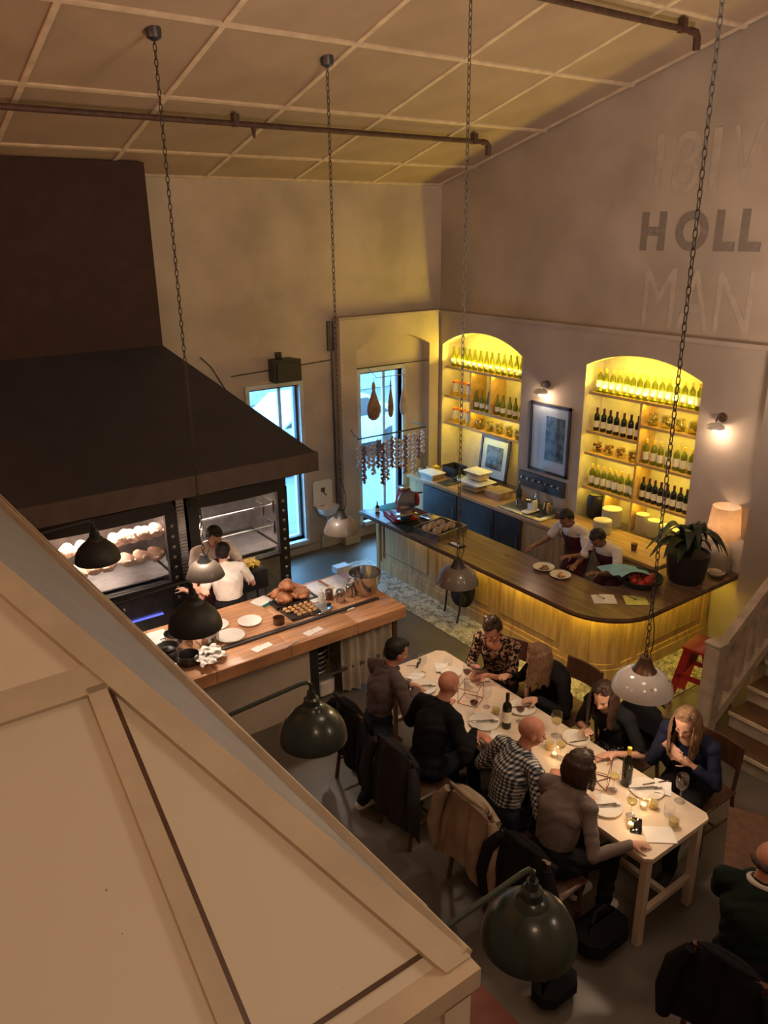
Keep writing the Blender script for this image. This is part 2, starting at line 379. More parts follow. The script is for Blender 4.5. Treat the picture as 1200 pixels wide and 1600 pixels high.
# back wall with two window openings
def arch(x0,x1,zs,za,n=14,rev=False):
    c=(x0+x1)/2; h=(x1-x0)/2; k=za-zs; rr=(h*h+k*k)/(2*k); cz=za-rr; a0=math.asin(h/rr)
    p=[(c+rr*math.sin(a),cz+rr*math.cos(a)) for a in np.linspace(-a0,a0,n)]
    return p[::-1] if rev else p
bw=MB()
bw.b2((-4.2,9.7,0),(4.74,9.95,5.35)); bw.b2((5.53,9.7,0),(6.58,9.95,5.35)); bw.b2((7.38,9.7,0),(8.6,9.95,5.35))
bw.b2((4.74,9.7,0),(5.53,9.95,.22)); bw.b2((4.74,9.7,2.58),(5.53,9.95,5.35))
bw.b2((6.58,9.7,0),(7.38,9.95,.26)); bw.b2((6.58,9.7,2.62),(7.38,9.95,5.35))
struct(bw,'wall_back','plaster',smooth=False)
ap=arch(6.42,7.79,2.98,3.17)
fur=MB().prism([(6.14,0),(6.42,0)]+ap+[(7.79,0),(7.98,0),(7.98,3.43),(6.14,3.43)],1,9.52,9.7)
struct(fur,'trim_3','plaster',smooth=False)
struct(MB().b2((6.12,9.5,3.43),(8.0,9.7,3.47)),'trim_4','plaster_dark')
# right wall: deep lower wall with two arched niches, thinner upper wall set back
lo_=MB()
L=arch(7.73,9.45,2.95,3.19); RN=arch(4.95,6.60,2.98,3.17)
poly=[(-4,0),(4.95,0)]+RN+[(6.60,0),(7.73,0)]+L+[(9.45,0),(9.7,0),(9.7,3.43),(-4,3.43)]
lo_.prism(poly,0,8.0,8.36); lo_.b2((8.36,-4,0),(8.5,9.7,3.4))
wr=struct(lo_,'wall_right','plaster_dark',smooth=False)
wr.data.materials.append(m_['niche_paint'])
for p in wr.data.polygons:      # paint inside the niches
    c=p.center+wr.location
    if 8.0<c.x<8.37 and 0<c.y and ((4.9<c.y<6.65) or (7.7<c.y<9.5)) and c.z<3.3 and abs(p.normal.x)<.5 and p.normal.z<.9: p.material_index=1
struct(MB().b2((8.352,4.96,.9),(8.36,6.59,3.17)).b2((8.352,7.74,.9),(8.36,9.44,3.18)),'trim_5','niche_paint')
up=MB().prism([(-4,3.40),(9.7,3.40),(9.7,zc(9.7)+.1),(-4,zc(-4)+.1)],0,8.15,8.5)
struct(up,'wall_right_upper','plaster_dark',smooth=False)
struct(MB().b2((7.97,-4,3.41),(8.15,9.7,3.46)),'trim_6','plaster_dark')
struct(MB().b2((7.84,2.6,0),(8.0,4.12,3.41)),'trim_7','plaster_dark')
struct(MB().b2((-4.35,-4,0),(-4.2,9.7,9.2)),'wall_left','plaster')
struct(MB().b2((-4.2,-4.15,0),(8.5,-4,9.2)),'wall_front','plaster')
struct(MB().b2((-4.2,9.66,0),(6.14,9.70,.10)),'baseboard_back','plaster_dark')
# ceiling: tilted slab with a panel in each cell of the batten grid
cl=struct(MB().b2((-4.3,-14.4,.03),(8.5,0,.1)),'ceiling','ceiling_panel'); cb=V3(*cl.location)
tilt=-math.atan(SL)
cl.location=Matrix.Rotation(tilt,4,'X')@Vector(cb)+Vector((0,9.7,5.25)); cl.rotation_euler=(tilt,0,0)
px,py=1.24,1.34
xs=[3.12+px*k for k in range(-6,5)]; ys=[-(9.7-8.95)*1.034-py*k for k in range(0,10)]
pm=MB().box((0,0,0),(px-.035,py-.035,.016)).mesh('panel','ceiling_panel')
for i in range(len(xs)-1):
    for j in range(len(ys)-1):
        inst('panel',pm,cl,loc=V3(xs[i]+px/2,ys[j]-py/2,.018)-cb)
    w=.7755; pm2=MB().box((0,0,0),(px-.035,w-.035,.016)).mesh('panel','ceiling_panel') if i==0 else pm2
    inst('panel',pm2,cl,loc=V3(xs[i]+px/2,-w/2,.018)-cb)
bl=MB().box((0,0,0),(.05,12.9,.022)).mesh('batten','batten'); bc=MB().box((0,0,0),(12.4,.05,.022)).mesh('batten','batten')
for x in xs: inst('batten',bl,cl,loc=V3(x,-6.45,.005)-cb)
for y in ys+[-.03]: inst('batten',bc,cl,loc=V3(1.95,y,.003)-cb)
# windows
def window(n,x0,x1,z0,z1,y):
    fr=MB(); w=.06
    fr.b2((x0-w,y-.03,z0-w),(x0,y+.14,z1+w)).b2((x1,y-.03,z0-w),(x1+w,y+.14,z1+w)).b2((x0,y-.03,z1),(x1,y+.14,z1+w)).b2((x0,y-.09,z0-w),(x1,y+.14,z0))
    o=struct(fr,'window_%d'%n,'window_frame')
    inner=MB(); t=.035
    inner.b2((x0,y+.06,z0),(x0+t,y+.12,z1)).b2((x1-t,y+.06,z0),(x1,y+.12,z1)).b2((x0,y+.06,z1-t),(x1,y+.12,z1)).b2((x0,y+.06,z0),(x1,y+.12,z0+t))
    part(inner,'sash','steel_dark',o,world=True); part(MB().b2((x0+t,y+.085,z0+t),(x1-t,y+.091,z1-t)),'pane','pane_glass',o,world=True)
    return o
w1=window(1,4.74,5.53,.22,2.58,9.7)
part(MB().b2((5.24,9.8,.25),(5.29,9.84,2.55)),'mullion','window_frame',w1,world=True)
w2=window(2,6.58,7.38,.26,2.62,9.7)
part(MB().b2((7.08,9.8,.3),(7.13,9.84,2.6)),'mullion','window_frame',w2,world=True)
# street outside
struct(MB().b2((-10,9.96,-.3),(40,40,-.02)),'pavement','asphalt')
t=thing('shop_building',(10,20,0),'pale blue rendered building across the street seen through the windows','building')
part(MB().b2((2,20,0),(22,24,7)),'wall','facade',t,world=True)
for x in (9.2,12.6,15.8): part(MB().b2((x,19.9,.8),(x+1.6,20,3.2)),'window','steel_dark',t,world=True)
part(MB().b2((10.9,19.85,3.6),(11.9,19.95,4.1)),'sign','steel_dark',t,world=True)
def car(x,y,label):
    t=thing('parked_car',(x,y,-.02),label,'car',group=None)
    part(MB().prism([(-2.1,.35),(-2.15,.75),(-1.4,.95),(-.8,1.4),(.7,1.42),(1.4,.98),(2.1,.85),(2.15,.4)],1,-.8,.8),'body','car_paint',t)
    part(MB().prism([(-1.3,.98),(-.78,1.34),(.68,1.36),(1.28,.98)],1,-.82,.82),'side_window','black',t)
    for sx in (-1.35,1.35):
        for sy in (-.8,.8): part(MB().tube((sx,sy-.1,.33),(sx,sy+.1,.33),.33,n=20),'wheel','black',t)
car(8.6,14.2,'pale car parked outside behind the left window'); car(13.6,14.6,'pale car parked outside behind the right window beyond the garlic')
# sprinkler pipes under the ceiling
def pipe(y,xe,label,clips):
    z=zc(y)-.10; t=thing('sprinkler_pipe',(xe,y,z),label,'pipe')
    part(MB().tube((-4.1,y,z),(xe,y,z),.028),'pipe','rust_pipe',t,world=True)
    part(MB().path([(xe-.02,y,z),(xe+.05,y,z-.005),(xe+.085,y,z-.04),(xe+.09,y,z-.15)],.036),'elbow','rust_pipe',t,world=True)
    for x in clips: part(MB().b2((x-.03,y-.035,z-.03),(x+.03,y+.035,z+.09)),'clip','rust_pipe',t,world=True)
    for x in clips[1:2]: part(MB().tube((x+.2,y,z),(x+.2,y,z-.12),.03,.012),'sprinkler_head','rust_pipe',t,world=True)
pipe(7.85,7.25,'long rust-brown sprinkler pipe hung under the ceiling, the nearer to the back wall',[7.1,3.9,.6])
pipe(5.12,7.36,'short visible end of a rust-brown sprinkler pipe at the top right',[7.2,3.0])
# faded painted lettering on the upper right wall
def letters(txt,y0,z0,h,w,mt,label,off,gap=1.0,pos=None):
    t=thing('wall_lettering',(8.145,y0,z0),label,'lettering')
    for i,ch in enumerate(txt):
        if ch==' ': continue
        c=bpy.data.curves.new('letter','FONT'); c.body=ch; c.size=1; c.offset=off; c.extrude=.001; c.align_x='CENTER'
        o=bpy.data.objects.new('letter',c); COL.objects.link(o); bpy.context.view_layer.update()
        me=bpy.data.meshes.new_from_object(o.evaluated_get(bpy.context.evaluated_depsgraph_get())); bpy.data.objects.remove(o)
        co=np.array([v.co[:] for v in me.vertices]); mn,mx=co.min(0),co.max(0)
        ww=w*(.5 if ch in 'IL1' else 1)*(.78 if ch=='L' else 1)
        if ch=='L': ww=w*.74
        if ch in 'I1': ww=w*.3
        if pos and ch=='O': ww=w*1.24
        for v in me.vertices:
            u=(v.co.x-mn[0])/(mx[0]-mn[0])-.5; q=(v.co.y-mn[1])/(mx[1]-mn[1])
            v.co=(v.co.z,-u*ww+((w-ww)/2 if ch=='L' else 0),q*h)
        me.materials.clear(); me.materials.append(m_[mt]); inst('letter',me,t,loc=(0,(-i*w*gap-w/2) if pos is None else pos[i]-w/2-y0,0))
    return t
letters('HOLL',6.07,4.37,.42,.33,'letter_dark','faded dark capital letters HOLL painted on the upper right wall',.045,pos=(6.07,5.57,5.12,4.83))
letters('I8IV',6.08,4.98,.62,.33,'letter_pale','faint pale tall characters painted above the dark lettering on the right wall',0,1.05)
letters('MAN',5.95,3.52,.66,.42,'letter_pale','faint pale letters MAN painted below the dark lettering on the right wall',0,1.12)
# ---------------------------------------------------------------- black exhaust hood
t=thing('exhaust_hood',(2.4,9.3,2.0),'large black metal exhaust hood with a tall chimney over the rotisserie ovens','hood')
ch=MB(); xr,xl=3.42,-3.0
ch.b2((xl,9.2,3.32),(xr,9.69,zc(9.2)-.02)); part(ch,'chimney','chimney_red_lit',t,world=True)
sk=MB(); ex,ey,ez=4.47,7.5,2.22
vs=[(xl,9.2,3.36),(xr,9.2,3.36),(xr,9.68,3.36),(xl,9.68,3.36),(xl-1,ey,ez),(ex,ey,ez),(ex,9.68,ez),(xl-1,9.68,ez)]
sk.add(vs,[(0,1,5,4),(1,2,6,5),(2,3,7,6),(3,0,4,7)]); part(sk,'canopy','hood_black',t,world=True,smooth=False)
bd=MB().b2((xl-1,ey-.015,ez-.21),(ex+.015,ey+.02,ez+.01)).b2((ex-.02,ey,ez-.21),(ex+.015,9.68,ez+.01)); part(bd,'rim','hood_edge',t,world=True)
part(MB().b2((xl,ey+.1,ez+.02),(ex-.1,9.6,ez+.04)),'filter_panel','hood_edge',t,world=True)
# ---------------------------------------------------------------- white panelled hood in the foreground
C0=V3(.95,1.0,3.0); Hp=V3(.08,2.63,4.0); BK=V3(.766,6.4,3.0)
t=thing('white_hood',(.2,2,2.1),'large cream painted timber hood with panelled sloping sides, in the near left corner','hood')
s62=.62
def fp(x,y): return V3(x,y,3.0+s62*(y-1.0))
nf=unit(V3(0,-s62,1))
hipx=lambda y: .95-(y-1.0)*.534
def slab(quad,n,th,lift): 
    mb=MB(); q=[np.array(p)+n*lift for p in quad]; mb.add([*q,*[p-n*th for p in q]],[tuple(range(len(q))),tuple(range(2*len(q)-1,len(q)-1,-1))]+[(i,(i+1)%len(q),len(q)+(i+1)%len(q),len(q)+i) for i in range(len(q))]); return mb
# recessed panels of the front slope
part(slab([fp(-3,1.0),fp(.95,1.0),fp(hipx(2.63),2.63),fp(-3,2.63)],nf,.02,0),'front_panel','hood_white',t,world=True,smooth=False)
# hip board, rail, stile, sill board
def strip(a,b,w,side,th=.018,inset=0):
    a=np.array(a);b=np.array(b); d=unit(b-a); s=unit(np.cross(nf,d))*side; return slab([a+s*inset,b+s*inset,b+s*(w+inset),a+s*(w+inset)] if side<0 else [a+s*inset,a+s*(w+inset),b+s*(w+inset),b+s*inset],nf,th+.004,th)
hd=fp(hipx(2.63),2.63)
part(slab([fp(.95,1.0),fp(hipx(2.63),2.63),fp(hipx(2.63)-.075,2.63),fp(.875,1.0)],nf,.022,.02),'hip_board','hood_trim',t,world=True,smooth=False)
part(slab([fp(-3,1.815),fp(hipx(1.83)-.05,1.815),fp(hipx(1.83)-.07,1.885),fp(-3,1.885)],nf,.02,.016),'rail','hood_trim',t,world=True,smooth=False)
part(slab([fp(.385,1.0),fp(.433,1.0),fp(.433,1.83),fp(.385,1.83)],nf,.02,.016),'stile','hood_trim',t,world=True,smooth=False)
part(slab([fp(.436,1.0),fp(.448,1.0),fp(.448,1.85),fp(.436,1.85)],nf,.004,.002),'panel_gap','dark_wood',t,world=True,smooth=False)
part(slab([fp(-.6,1.0),fp(-.552,1.0),fp(-.552,1.83),fp(-.6,1.83)],nf,.02,.016),'stile','hood_trim',t,world=True,smooth=False)
part(slab([fp(-3,1.045),fp(.9,1.045),fp(.9,1.055),fp(-3,1.055)],nf,.004,.003),'panel_gap','dark_wood',t,world=True,smooth=False)
part(MB().b2((-3,.955,2.955),(.95,1.045,3.012)).b2((-3,.985,2.90),(.95,1.02,2.98)),'sill_board','hood_trim',t,world=True)
# vertical front fascia below the slope
part(MB().b2((-3,1.0,1.9),(.93,1.03,2.96)),'fascia','hood_white',t,world=True)
part(MB().b2((.87,.985,1.9),(.95,1.04,2.93)),'corner_post','hood_white',t,world=True)
# right slope and its boards
nr=unit(np.cross(BK-C0,Hp-C0)); nr=nr if nr[0]>0 else -nr
HB=V3(-.1,6.4,4.0)
m_['hood_side_daylit']=mat('hood_side_daylit',(.33,.33,.35),.5,var=.06)  # cream hood's side face, its grey-blue window light put into the colour
part(slab([C0,BK,HB,Hp],nr,.02,0),'side_panel','hood_side_daylit',t,world=True,smooth=False)
def onside(a,b): return C0+(BK-C0)*a+(Hp-C0)*b
def sstrip(p,q,w,th=.018):
    d=unit(q-p); s=unit(np.cross(nr,d)); return slab([p,q,q+s*w,p+s*w],nr,th+.004,th)
d_=unit(BK-C0); up_=unit((Hp-C0)-d_*((Hp-C0)@d_))
part(slab([C0,BK,BK+up_*.03,C0+up_*.03],nr,.03,.02),'eave_board','hood_trim',t,world=True,smooth=False)
part(slab([onside(.03,.0),C0+(BK-C0)*1.0+up_*.22,C0+(BK-C0)*1.0+up_*.26,onside(.03,0)+up_*.022],nr,.03,.022),'batten','hood_trim',t,world=True,smooth=False)
part(MB().add([C0+V3(0,0,0),BK,BK-V3(0,0,1.0),C0-V3(0,0,1.0),C0-V3(.03,0,0),BK-V3(.03,0,0),BK-V3(.03,0,1.0),C0-V3(.03,0,1.0)],[(0,1,2,3),(7,6,5,4),(0,4,5,1),(1,5,6,2),(2,6,7,3),(3,7,4,0)]),'side_fascia','hood_side_daylit',t,world=True)
# ---------------------------------------------------------------- lamps
def shade_profile(d,h): 
    r=d/2; return [(r,0),(r*.985,h*.10),(r*.93,h*.28),(r*.80,h*.50),(r*.60,h*.68),(r*.36,h*.80),(r*.22,h*.86)]
def lathe_shell(prof,th=.004,n=32):
    inner=[(max(r-th,.001),z) for r,z in prof][::-1]
    mb=MB(); mb.lathe(prof+inner,n=n,capb=False,capt=False); o=(len(prof)*2-1)*n
    mb.f+=[(o+k,o+(k+1)%n,(k+1)%n,k) for k in range(n)]; return mb
def chainmesh(z0,z1,pitch=.052,r=.0042):
    mb=MB(); k=0; z=z0
    while z<z1:
        pts=[]
        for a in range(10):
            an=2*PI*a/10; u=.013*math.cos(an); v=.034*math.sin(an)
            pts.append((u,0,z+v) if k%2 else (0,u,z+v))
        mb.path(pts,r,n=4,closed=True); z+=pitch; k+=1
    return mb
def pendant(x,y,z,d,body,cap,label,power=0,col=WARM,cord=True,plain=False):
    h=d*.56; t=thing('pendant_lamp',(x,y,z),label,'lamp')
    if plain: prof=[(d/2,0),(d*.49,h*.06),(d*.40,h*.45),(d*.30,h*.64),(d*.20,h*.72)]
    else: prof=[(d/2,0),(d*.495,h*.05),(d*.47,h*.22),(d*.39,h*.46),(d*.27,h*.60),(d*.17,h*.66)]
    part(lathe_shell(prof),'shade',body,t); 
    part(MB().lathe([(d*.215,h*.62),(d*.17,h*.70),(d*.13,h*.86),(d*.10,h*1.0),(d*.09,h*1.08)],n=16),'cap',cap,t)
    part(MB().path([(0,0,h*1.05),(.012,0,h*1.1),(0,0,h*1.16)],.006,n=6),'hook',cap,t)
    ztop=zc(y)-z
    part(chainmesh(h*1.15,ztop-.04),'chain','chain_iron',t,kind='stuff')
    part(MB().lathe([(.02,ztop-.07),(.055,ztop-.05),(.06,ztop-.02),(.06,ztop+.03)],n=16),'ceiling_rose','steel_dark',t)
    if cord: part(MB().path([(d*.09,0,h*1.0),(.07,.0,h*1.35),(.06,0,h*1.9),(.015,0,h*2.6),(0.012,0,h*3.6)],.004,n=6),'cord','black',t)
    part(MB().ball((0,0,h*.36),(.03,.03,.042)),'bulb','bulb' if power else 'porcelain',t)
    if power: light('pendant_bulb','SPOT',(x,y,z+h*.25),power,col,.04,look=(x,y,0),angle=2.5,blend=.6)
    return t
pendant(2.63,6.58,1.51,.37,'enamel_taupe','black','taupe enamel pendant lamp on a chain in front of the two cooks',26,(1,.80,.64),plain=True)
pendant(4.24,6.65,1.57,.39,'enamel_taupe','black','taupe enamel pendant lamp on a chain above the steel mixing bowl',0,plain=True)
pendant(4.32,4.85,1.60,.39,'enamel_taupe','black','taupe enamel pendant lamp with black cap on a chain before the long bar front',24,plain=True)
pd=pendant(4.18,2.75,1.60,.42,'enamel','bronze','glossy white enamel pendant lamp with a bronze cap above the near half of the table',34)
for a,zz in ((-2.2,.10),(-1.2,.12),(-.2,.09),(.9,.11)): part(MB().ball((.168*math.cos(a),.168*math.sin(a),zz),(.007,.007,.004),n=6,m=5),'chip','dark_wood',pd)
for i,(y,lab) in enumerate(((1.40,'dark green bell lamp on a wall arm, largest, over the dark floor at the bottom'),(2.86,'dark green bell lamp on a wall arm beside the kitchen counter curtain'),(4.30,'black bell lamp on a wall arm above the steel pots on the kitchen counter'),(5.80,'small black bell lamp in front of the chickens in the left oven'))):
    x=1.62; z=2.25; d=.34
    if i==3: x,y=1.46,5.78
    g='enamel_green' if i<2 else 'black'; h=d*.62
    t=thing('arm_lamp',(x,y,z),lab,'lamp')
    part(lathe_shell([(d*.5,0),(d*.495,h*.12),(d*.47,h*.28),(d*.40,h*.50),(d*.29,h*.68),(d*.18,h*.80)]),'shade',g,t)
    part(MB().lathe([(d*.19,h*.78),(d*.16,h*.88),(d*.12,h*.92),(d*.11,h*1.06),(d*.07,h*1.1),(d*.06,h*1.25)],n=20),'neck',g,t)
    part(MB().path([(0,0,h*1.2),(0,0,h*1.42),(-.02,0,h*1.52),(-.06,0,h*1.54),(-.72,0,h*1.36)],.0105,n=8),'arm',g,t)
    part(MB().lathe([(.045,-.73),(.045,-.715)],axis=(1,0,0),c=(0,0,h*1.36)),'wall_plate',g,t)
    part(MB().ball((0,0,h*.45),(.028,.028,.04)),'bulb','porcelain',t)
# ---------------------------------------------------------------- the bar
BH=.92
def rcorner(x0,y0,r,n=10): # outer corner toward -x,-y ; from (x0,y0+r) to (x0+r,y0)
    return [(x0+r-r*math.cos(a),y0+r-r*math.sin(a)) for a in np.linspace(0,PI/2,n)]
t=thing('bar',(6.06,6.5,0),'long curved oak bar with a dark wooden top and a yellow glow under its overhang','bar')
tp=MB().prism([(5.77,8.58)]+rcorner(5.77,4.18,.62,14)+[(7.98,4.18),(7.98,4.80),(6.62,4.80),(6.50,4.92),(6.50,8.58)],2,BH-.055,BH)
part(tp,'counter_top','bar_top',t,world=True)
part(MB().prism([(5.765,8.585)]+rcorner(5.765,4.175,.62,14)+[(7.98,4.175),(7.98,4.2)]+rcorner(5.79,4.20,.60,14)[::-1]+[(5.79,8.585)],2,BH-.05,BH-.032),'edge_moulding','dark_wood',t,world=True)
# steel end of the counter
part(MB().b2((5.775,7.95,BH),(6.49,8.58,BH+.004)),'steel_top','steel',t,world=True)
def band(o0,r,z0,z1,th,x1=7.98,y1=8.50):
    a=[(6.06-o0,y1)]+rcorner(6.06-o0,4.5-o0,r+o0,16)+[(x1,4.5-o0)]
    b=[(6.06-o0+th,y1)]+rcorner(6.06-o0+th,4.5-o0+th,max(r+o0-th,.05),16)+[(x1,4.5-o0+th)]
    return MB().prism(a+b[::-1],2,z0,z1)
part(band(0,.38,0,BH-.055,.04),'front','oak',t,world=True)
part(band(.03,.38,0,.14,.03),'skirting','oak',t,world=True)
part(band(.016,.38,BH-.14,BH-.056,.016),'top_rail','oak',t,world=True)
part(band(.016,.38,.14,.20,.016),'bottom_rail','oak',t,world=True)
part(MB().b2((6.02,8.46,0),(6.48,8.52,BH-.055)),'end_panel','oak',t,world=True)
st=MB().b2((-.008,-.05,.2),(.008,.05,BH-.14)).mesh('stile','oak')
off=V3(*t.location)
for y in (8.44,7.28,6.12,5.02): inst('stile',st,t,loc=V3(6.052,y,0)-off)
for a in (18,72): 
    ar=math.radians(a); inst('stile',st,t,loc=V3(6.44-.387*math.cos(ar),4.88-.387*math.sin(ar),0)-off,rot=(0,0,ar))
for x in (6.60,7.90): inst('stile',st,t,loc=V3(x,4.492,0)-off,rot=(0,0,PI/2))
for y0,y1 in ((7.40,8.34),(6.24,7.16),(5.14,6.02)):
    part(MB().b2((6.046,y0,.28),(6.06,y1,.70),bev=.006),'raised_panel','oak',t,world=True)
part(MB().b2((6.78,4.486,.28),(7.75,4.50,.70),bev=.006),'raised_panel','oak',t,world=True)
part(MB().b2((6.38,4.9,.1),(6.42,8.5,BH-.06)),'back_panel','dark_wood',t,world=True)
LEDB=(1,.66,.06)
# LED strips under the overhang
for y in (7.3,6.1,5.2): light('bar_led','AREA',(5.95,y,BH-.065),(1.2,3.5,4)[(7.3,6.1,5.2).index(y)],LEDB,1.1,.03,look=(6.06,y,0.2))
light('bar_led','AREA',(5.98,4.62,BH-.065),1.5,LEDB,.3,.03,look=(6.2,4.75,0)); 
light('bar_led','AREA',(6.35,4.40,BH-.065),2.2,LEDB,.5,.03,look=(6.45,4.6,0)); light('bar_led','AREA',(7.2,4.38,BH-.065),4.5,LEDB,1.4,.03,look=(7.2,4.5,0.2))
# back counter
t=thing('back_counter',(7.65,7,0),'low back counter with dark fridge doors and a wooden top along the niche wall','counter')
part(MB().b2((7.32,4.83,.91),(7.995,9.5,.95)),'counter_top','counter_wood',t,world=True)
part(MB().b2((7.37,4.86,.08),(7.99,9.48,.91)),'carcass','oak',t,world=True)
part(MB().b2((7.42,4.88,0),(7.99,9.46,.08)),'plinth','black',t,world=True)
for y0,y1 in ((8.32,9.1),(7.52,8.29),(6.98,7.49)):
    d=part(MB().b2((7.345,y0,.12),(7.372,y1,.88)),'fridge_door','steel_dark',t,world=True); part(MB().tube((7.33,y0+.06,.3),(7.33,y0+.06,.7),.008),'handle','steel',d,world=True)
for y0,y1 in ((6.2,6.9),(5.45,6.15),(4.9,5.4)):
    part(MB().b2((7.35,y0,.12),(7.372,y1,.88)),'oak_door','oak',t,world=True)
# ---------------------------------------------------------------- niche shelving
def shelf_unit(label,boards,divs,y0,y1):
    t=thing('niche_shelving',(8.18,(y0+y1)/2,.95),label,'shelves')
    for (a,b,z) in boards:
        o=part(MB().b2((8.02,a,z-.028),(8.345,b,z)),'shelf','oak_shelf',t,world=True)
        part(MB().b2((8.012,a,z-.03),(8.02,b,z+.004)),'shelf_edge','oak_shelf',o,world=True)
        light('shelf_led','AREA',(8.06,(a+b)/2,z-.034),(b-a)*3.2,YEL,b-a-.05,.02,look=(8.30,(a+b)/2,z-.5))
    for (y,za,zb) in divs: part(MB().b2((8.025,y-.013,za),(8.345,y+.013,zb)),'divider','oak_shelf',t,world=True)
    return t
shelf_unit('yellow-lit oak shelves in the left arched niche of the bar wall',[(7.74,9.40,2.62),(8.84,9.40,2.16),(7.74,8.80,2.02),(7.74,9.40,1.73)],[(8.82,1.735,2.59),(8.39,2.03,2.59)],7.74,9.44)
shelf_unit('yellow-lit oak shelves in the right arched niche of the bar wall',[(4.96,6.54,2.64),(5.76,6.54,2.13),(5.76,6.54,1.84),(5.76,6.54,1.37),(4.96,5.72,2.35),(4.96,5.72,1.87),(4.96,5.72,1.38)],[(5.74,.955,2.61),(6.17,.955,1.34)],4.96,6.59)
part_=None
for y0,y1 in ((7.74,9.44),(4.96,6.59)):
    c=(y0+y1)/2
    light('niche_led','AREA',(8.05,c,3.05),6,YEL,(y1-y0)*.7,.03,look=(8.33,c,2.7))
    light('niche_led','AREA',(8.10,c,2.66),2.5,YEL,(y1-y0)*.9,.03,look=(8.28,c,3.2))
    light('niche_led','AREA',(8.055,c,2.70),24,YEL,(y1-y0)*.9,.03,look=(7.3,c,5.0))
# bottles
def bottle_proto(glass,capm,label_h,shape):
    t=thing('wine_bottle',(0,0,-50),'x','bottle')
    if shape=='b': pr=[(.034,0),(.037,.006),(.037,.19),(.033,.212),(.018,.232),(.0145,.25),(.0142,.30)]
    else: pr=[(.034,0),(.038,.006),(.038,.15),(.034,.18),(.022,.215),(.015,.25),(.0142,.30)]
    part(MB().lathe(pr,n=12),'bottle_body',glass,t); part(MB().lathe([(.0158,.255),(.0158,.303)],n=10),'capsule',capm,t)
    part(MB().lathe([(.0385,.05),(.0385,.05+label_h)],n=12,capb=False,capt=False),'label','label_paper',t)
    return t
P_white=bottle_proto('green_glass','green_glass',.07,'g'); P_tall=bottle_proto('green_glass','yellow_fruit',.10,'b'); P_red=bottle_proto('dark_glass','maroon_cloth',.085,'b')
def row(proto,x,ys,z,label,group,first=[]):
    for i,y in enumerate(ys):
        o=dup(proto,(x+random.uniform(-.01,.01),y,z),random.uniform(-.5,.5),label.replace('#',nth(i,len(ys)))); o['group']=group
lin=lambda a,b,n: [a+(b-a)*i/(n-1) for i in range(n)]
row(P_white,8.11,lin(9.30,7.83,13),2.62,'pale green wine bottle, # on the top shelf of the left niche','white wine on the top shelf of the left niche')
row(P_white,8.11,lin(8.75,8.50,3),2.02,'pale green wine bottle, # of three beside the orange containers','three wine bottles in the left niche')
row(P_white,8.11,lin(8.30,7.80,5),2.02,'pale green wine bottle, # of five in the left niche right bay','five wine bottles in the left niche')
row(P_tall,8.11,lin(6.46,5.03,15),2.64,'green wine bottle, # on the top shelf of the right niche','wine on the top shelf of the right niche')
row(P_red,8.11,lin(6.46,5.81,7),2.13,'red wine bottle, # of seven in the right niche upper left bay','red wine on the upper left shelf of the right niche')
row(P_tall,8.11,lin(6.46,5.80,8),1.37,'green glass bottle, # of eight in the right niche lower left bay','wine in the lower left bay of the right niche')
row(P_tall,8.11,lin(5.66,5.03,7),1.87,'green glass bottle, # of seven in the right niche middle right bay','wine in the middle right bay of the right niche')
row(P_red,8.11,lin(5.66,5.03,8),1.38,'dark red wine bottle, # of eight above the small plate stacks','red wine in the lower right bay of the right niche')
for p in (P_white,P_tall,P_red):
    for c in list(p.children): bpy.data.objects.remove(c)
    bpy.data.objects.remove(p)
# jars
def jar_set(ys,z,fill,label,group,r=.062,h=.14):
    proto=None
    for i,y in enumerate(ys):
        lb=label.replace('#',nth(i,len(ys)))
        if proto is None:
            t=proto=thing('preserving_jar',(8.12,y,z),lb,'jar',group)
            part(MB().lathe([(r*.9,0),(r,.01),(r,h*.8),(r*.85,h*.88),(r*.85,h*.92)],n=16),'glass','jar_glass',t)
            c=MB()
            for k in range(16): c.ball((random.uniform(-.6,.6)*r,random.uniform(-.6,.6)*r,.02+random.random()*h*.7),r*.32,n=6,m=5)
            part(c,'contents',fill,t,kind='stuff')
            part(MB().lathe([(r*.9,h*.9),(r*.93,h*.93),(r*.9,h)],n=16),'lid','jar_glass',t)
            part(MB().tube((r*.95,0,h*.6),(r*.95,0,h*.98),.003,n=5),'clasp','steel',t)
        else: dup(proto,(8.12,y,z),random.random()*3,lb)
jar_set(lin(8.68,7.84,5),1.73,'pickle','glass jar of green pickles, # of five in the left niche','pickle jars in the left niche',.07,.155)
jar_set(lin(6.42,5.86,4),1.84,'preserve','clip-top jar of dark preserves, # of four in the right niche','preserve jars in the left bay of the right niche')
jar_set(lin(5.62,5.06,4),2.35,'pickle','clip-top jar of yellow pickles, # of four in the right niche','pickle jars in the right bay of the right niche',.064,.15)
for k,(z,lab) in enumerate(((2.16,'upper shelf'),(1.73,'lower shelf'))):
    for i,y in enumerate(lin(9.26,8.94,3)):
        t=thing('orange_tin_can',(8.12,y,z),'orange-topped container, %s of three on the %s of the left niche'%(('left one','middle one','right one')[i],lab),'container','orange containers on the %s'%lab)
        part(MB().lathe([(.05,0),(.055,.01),(.055,.07),(.05,.075)],n=12),'base','yellow_fruit',t); part(MB().lathe([(.043,.075),(.043,.20)],n=12),'middle','label_paper',t); part(MB().lathe([(.05,.20),(.05,.235),(.04,.245)],n=12),'top','orange_tin',t)
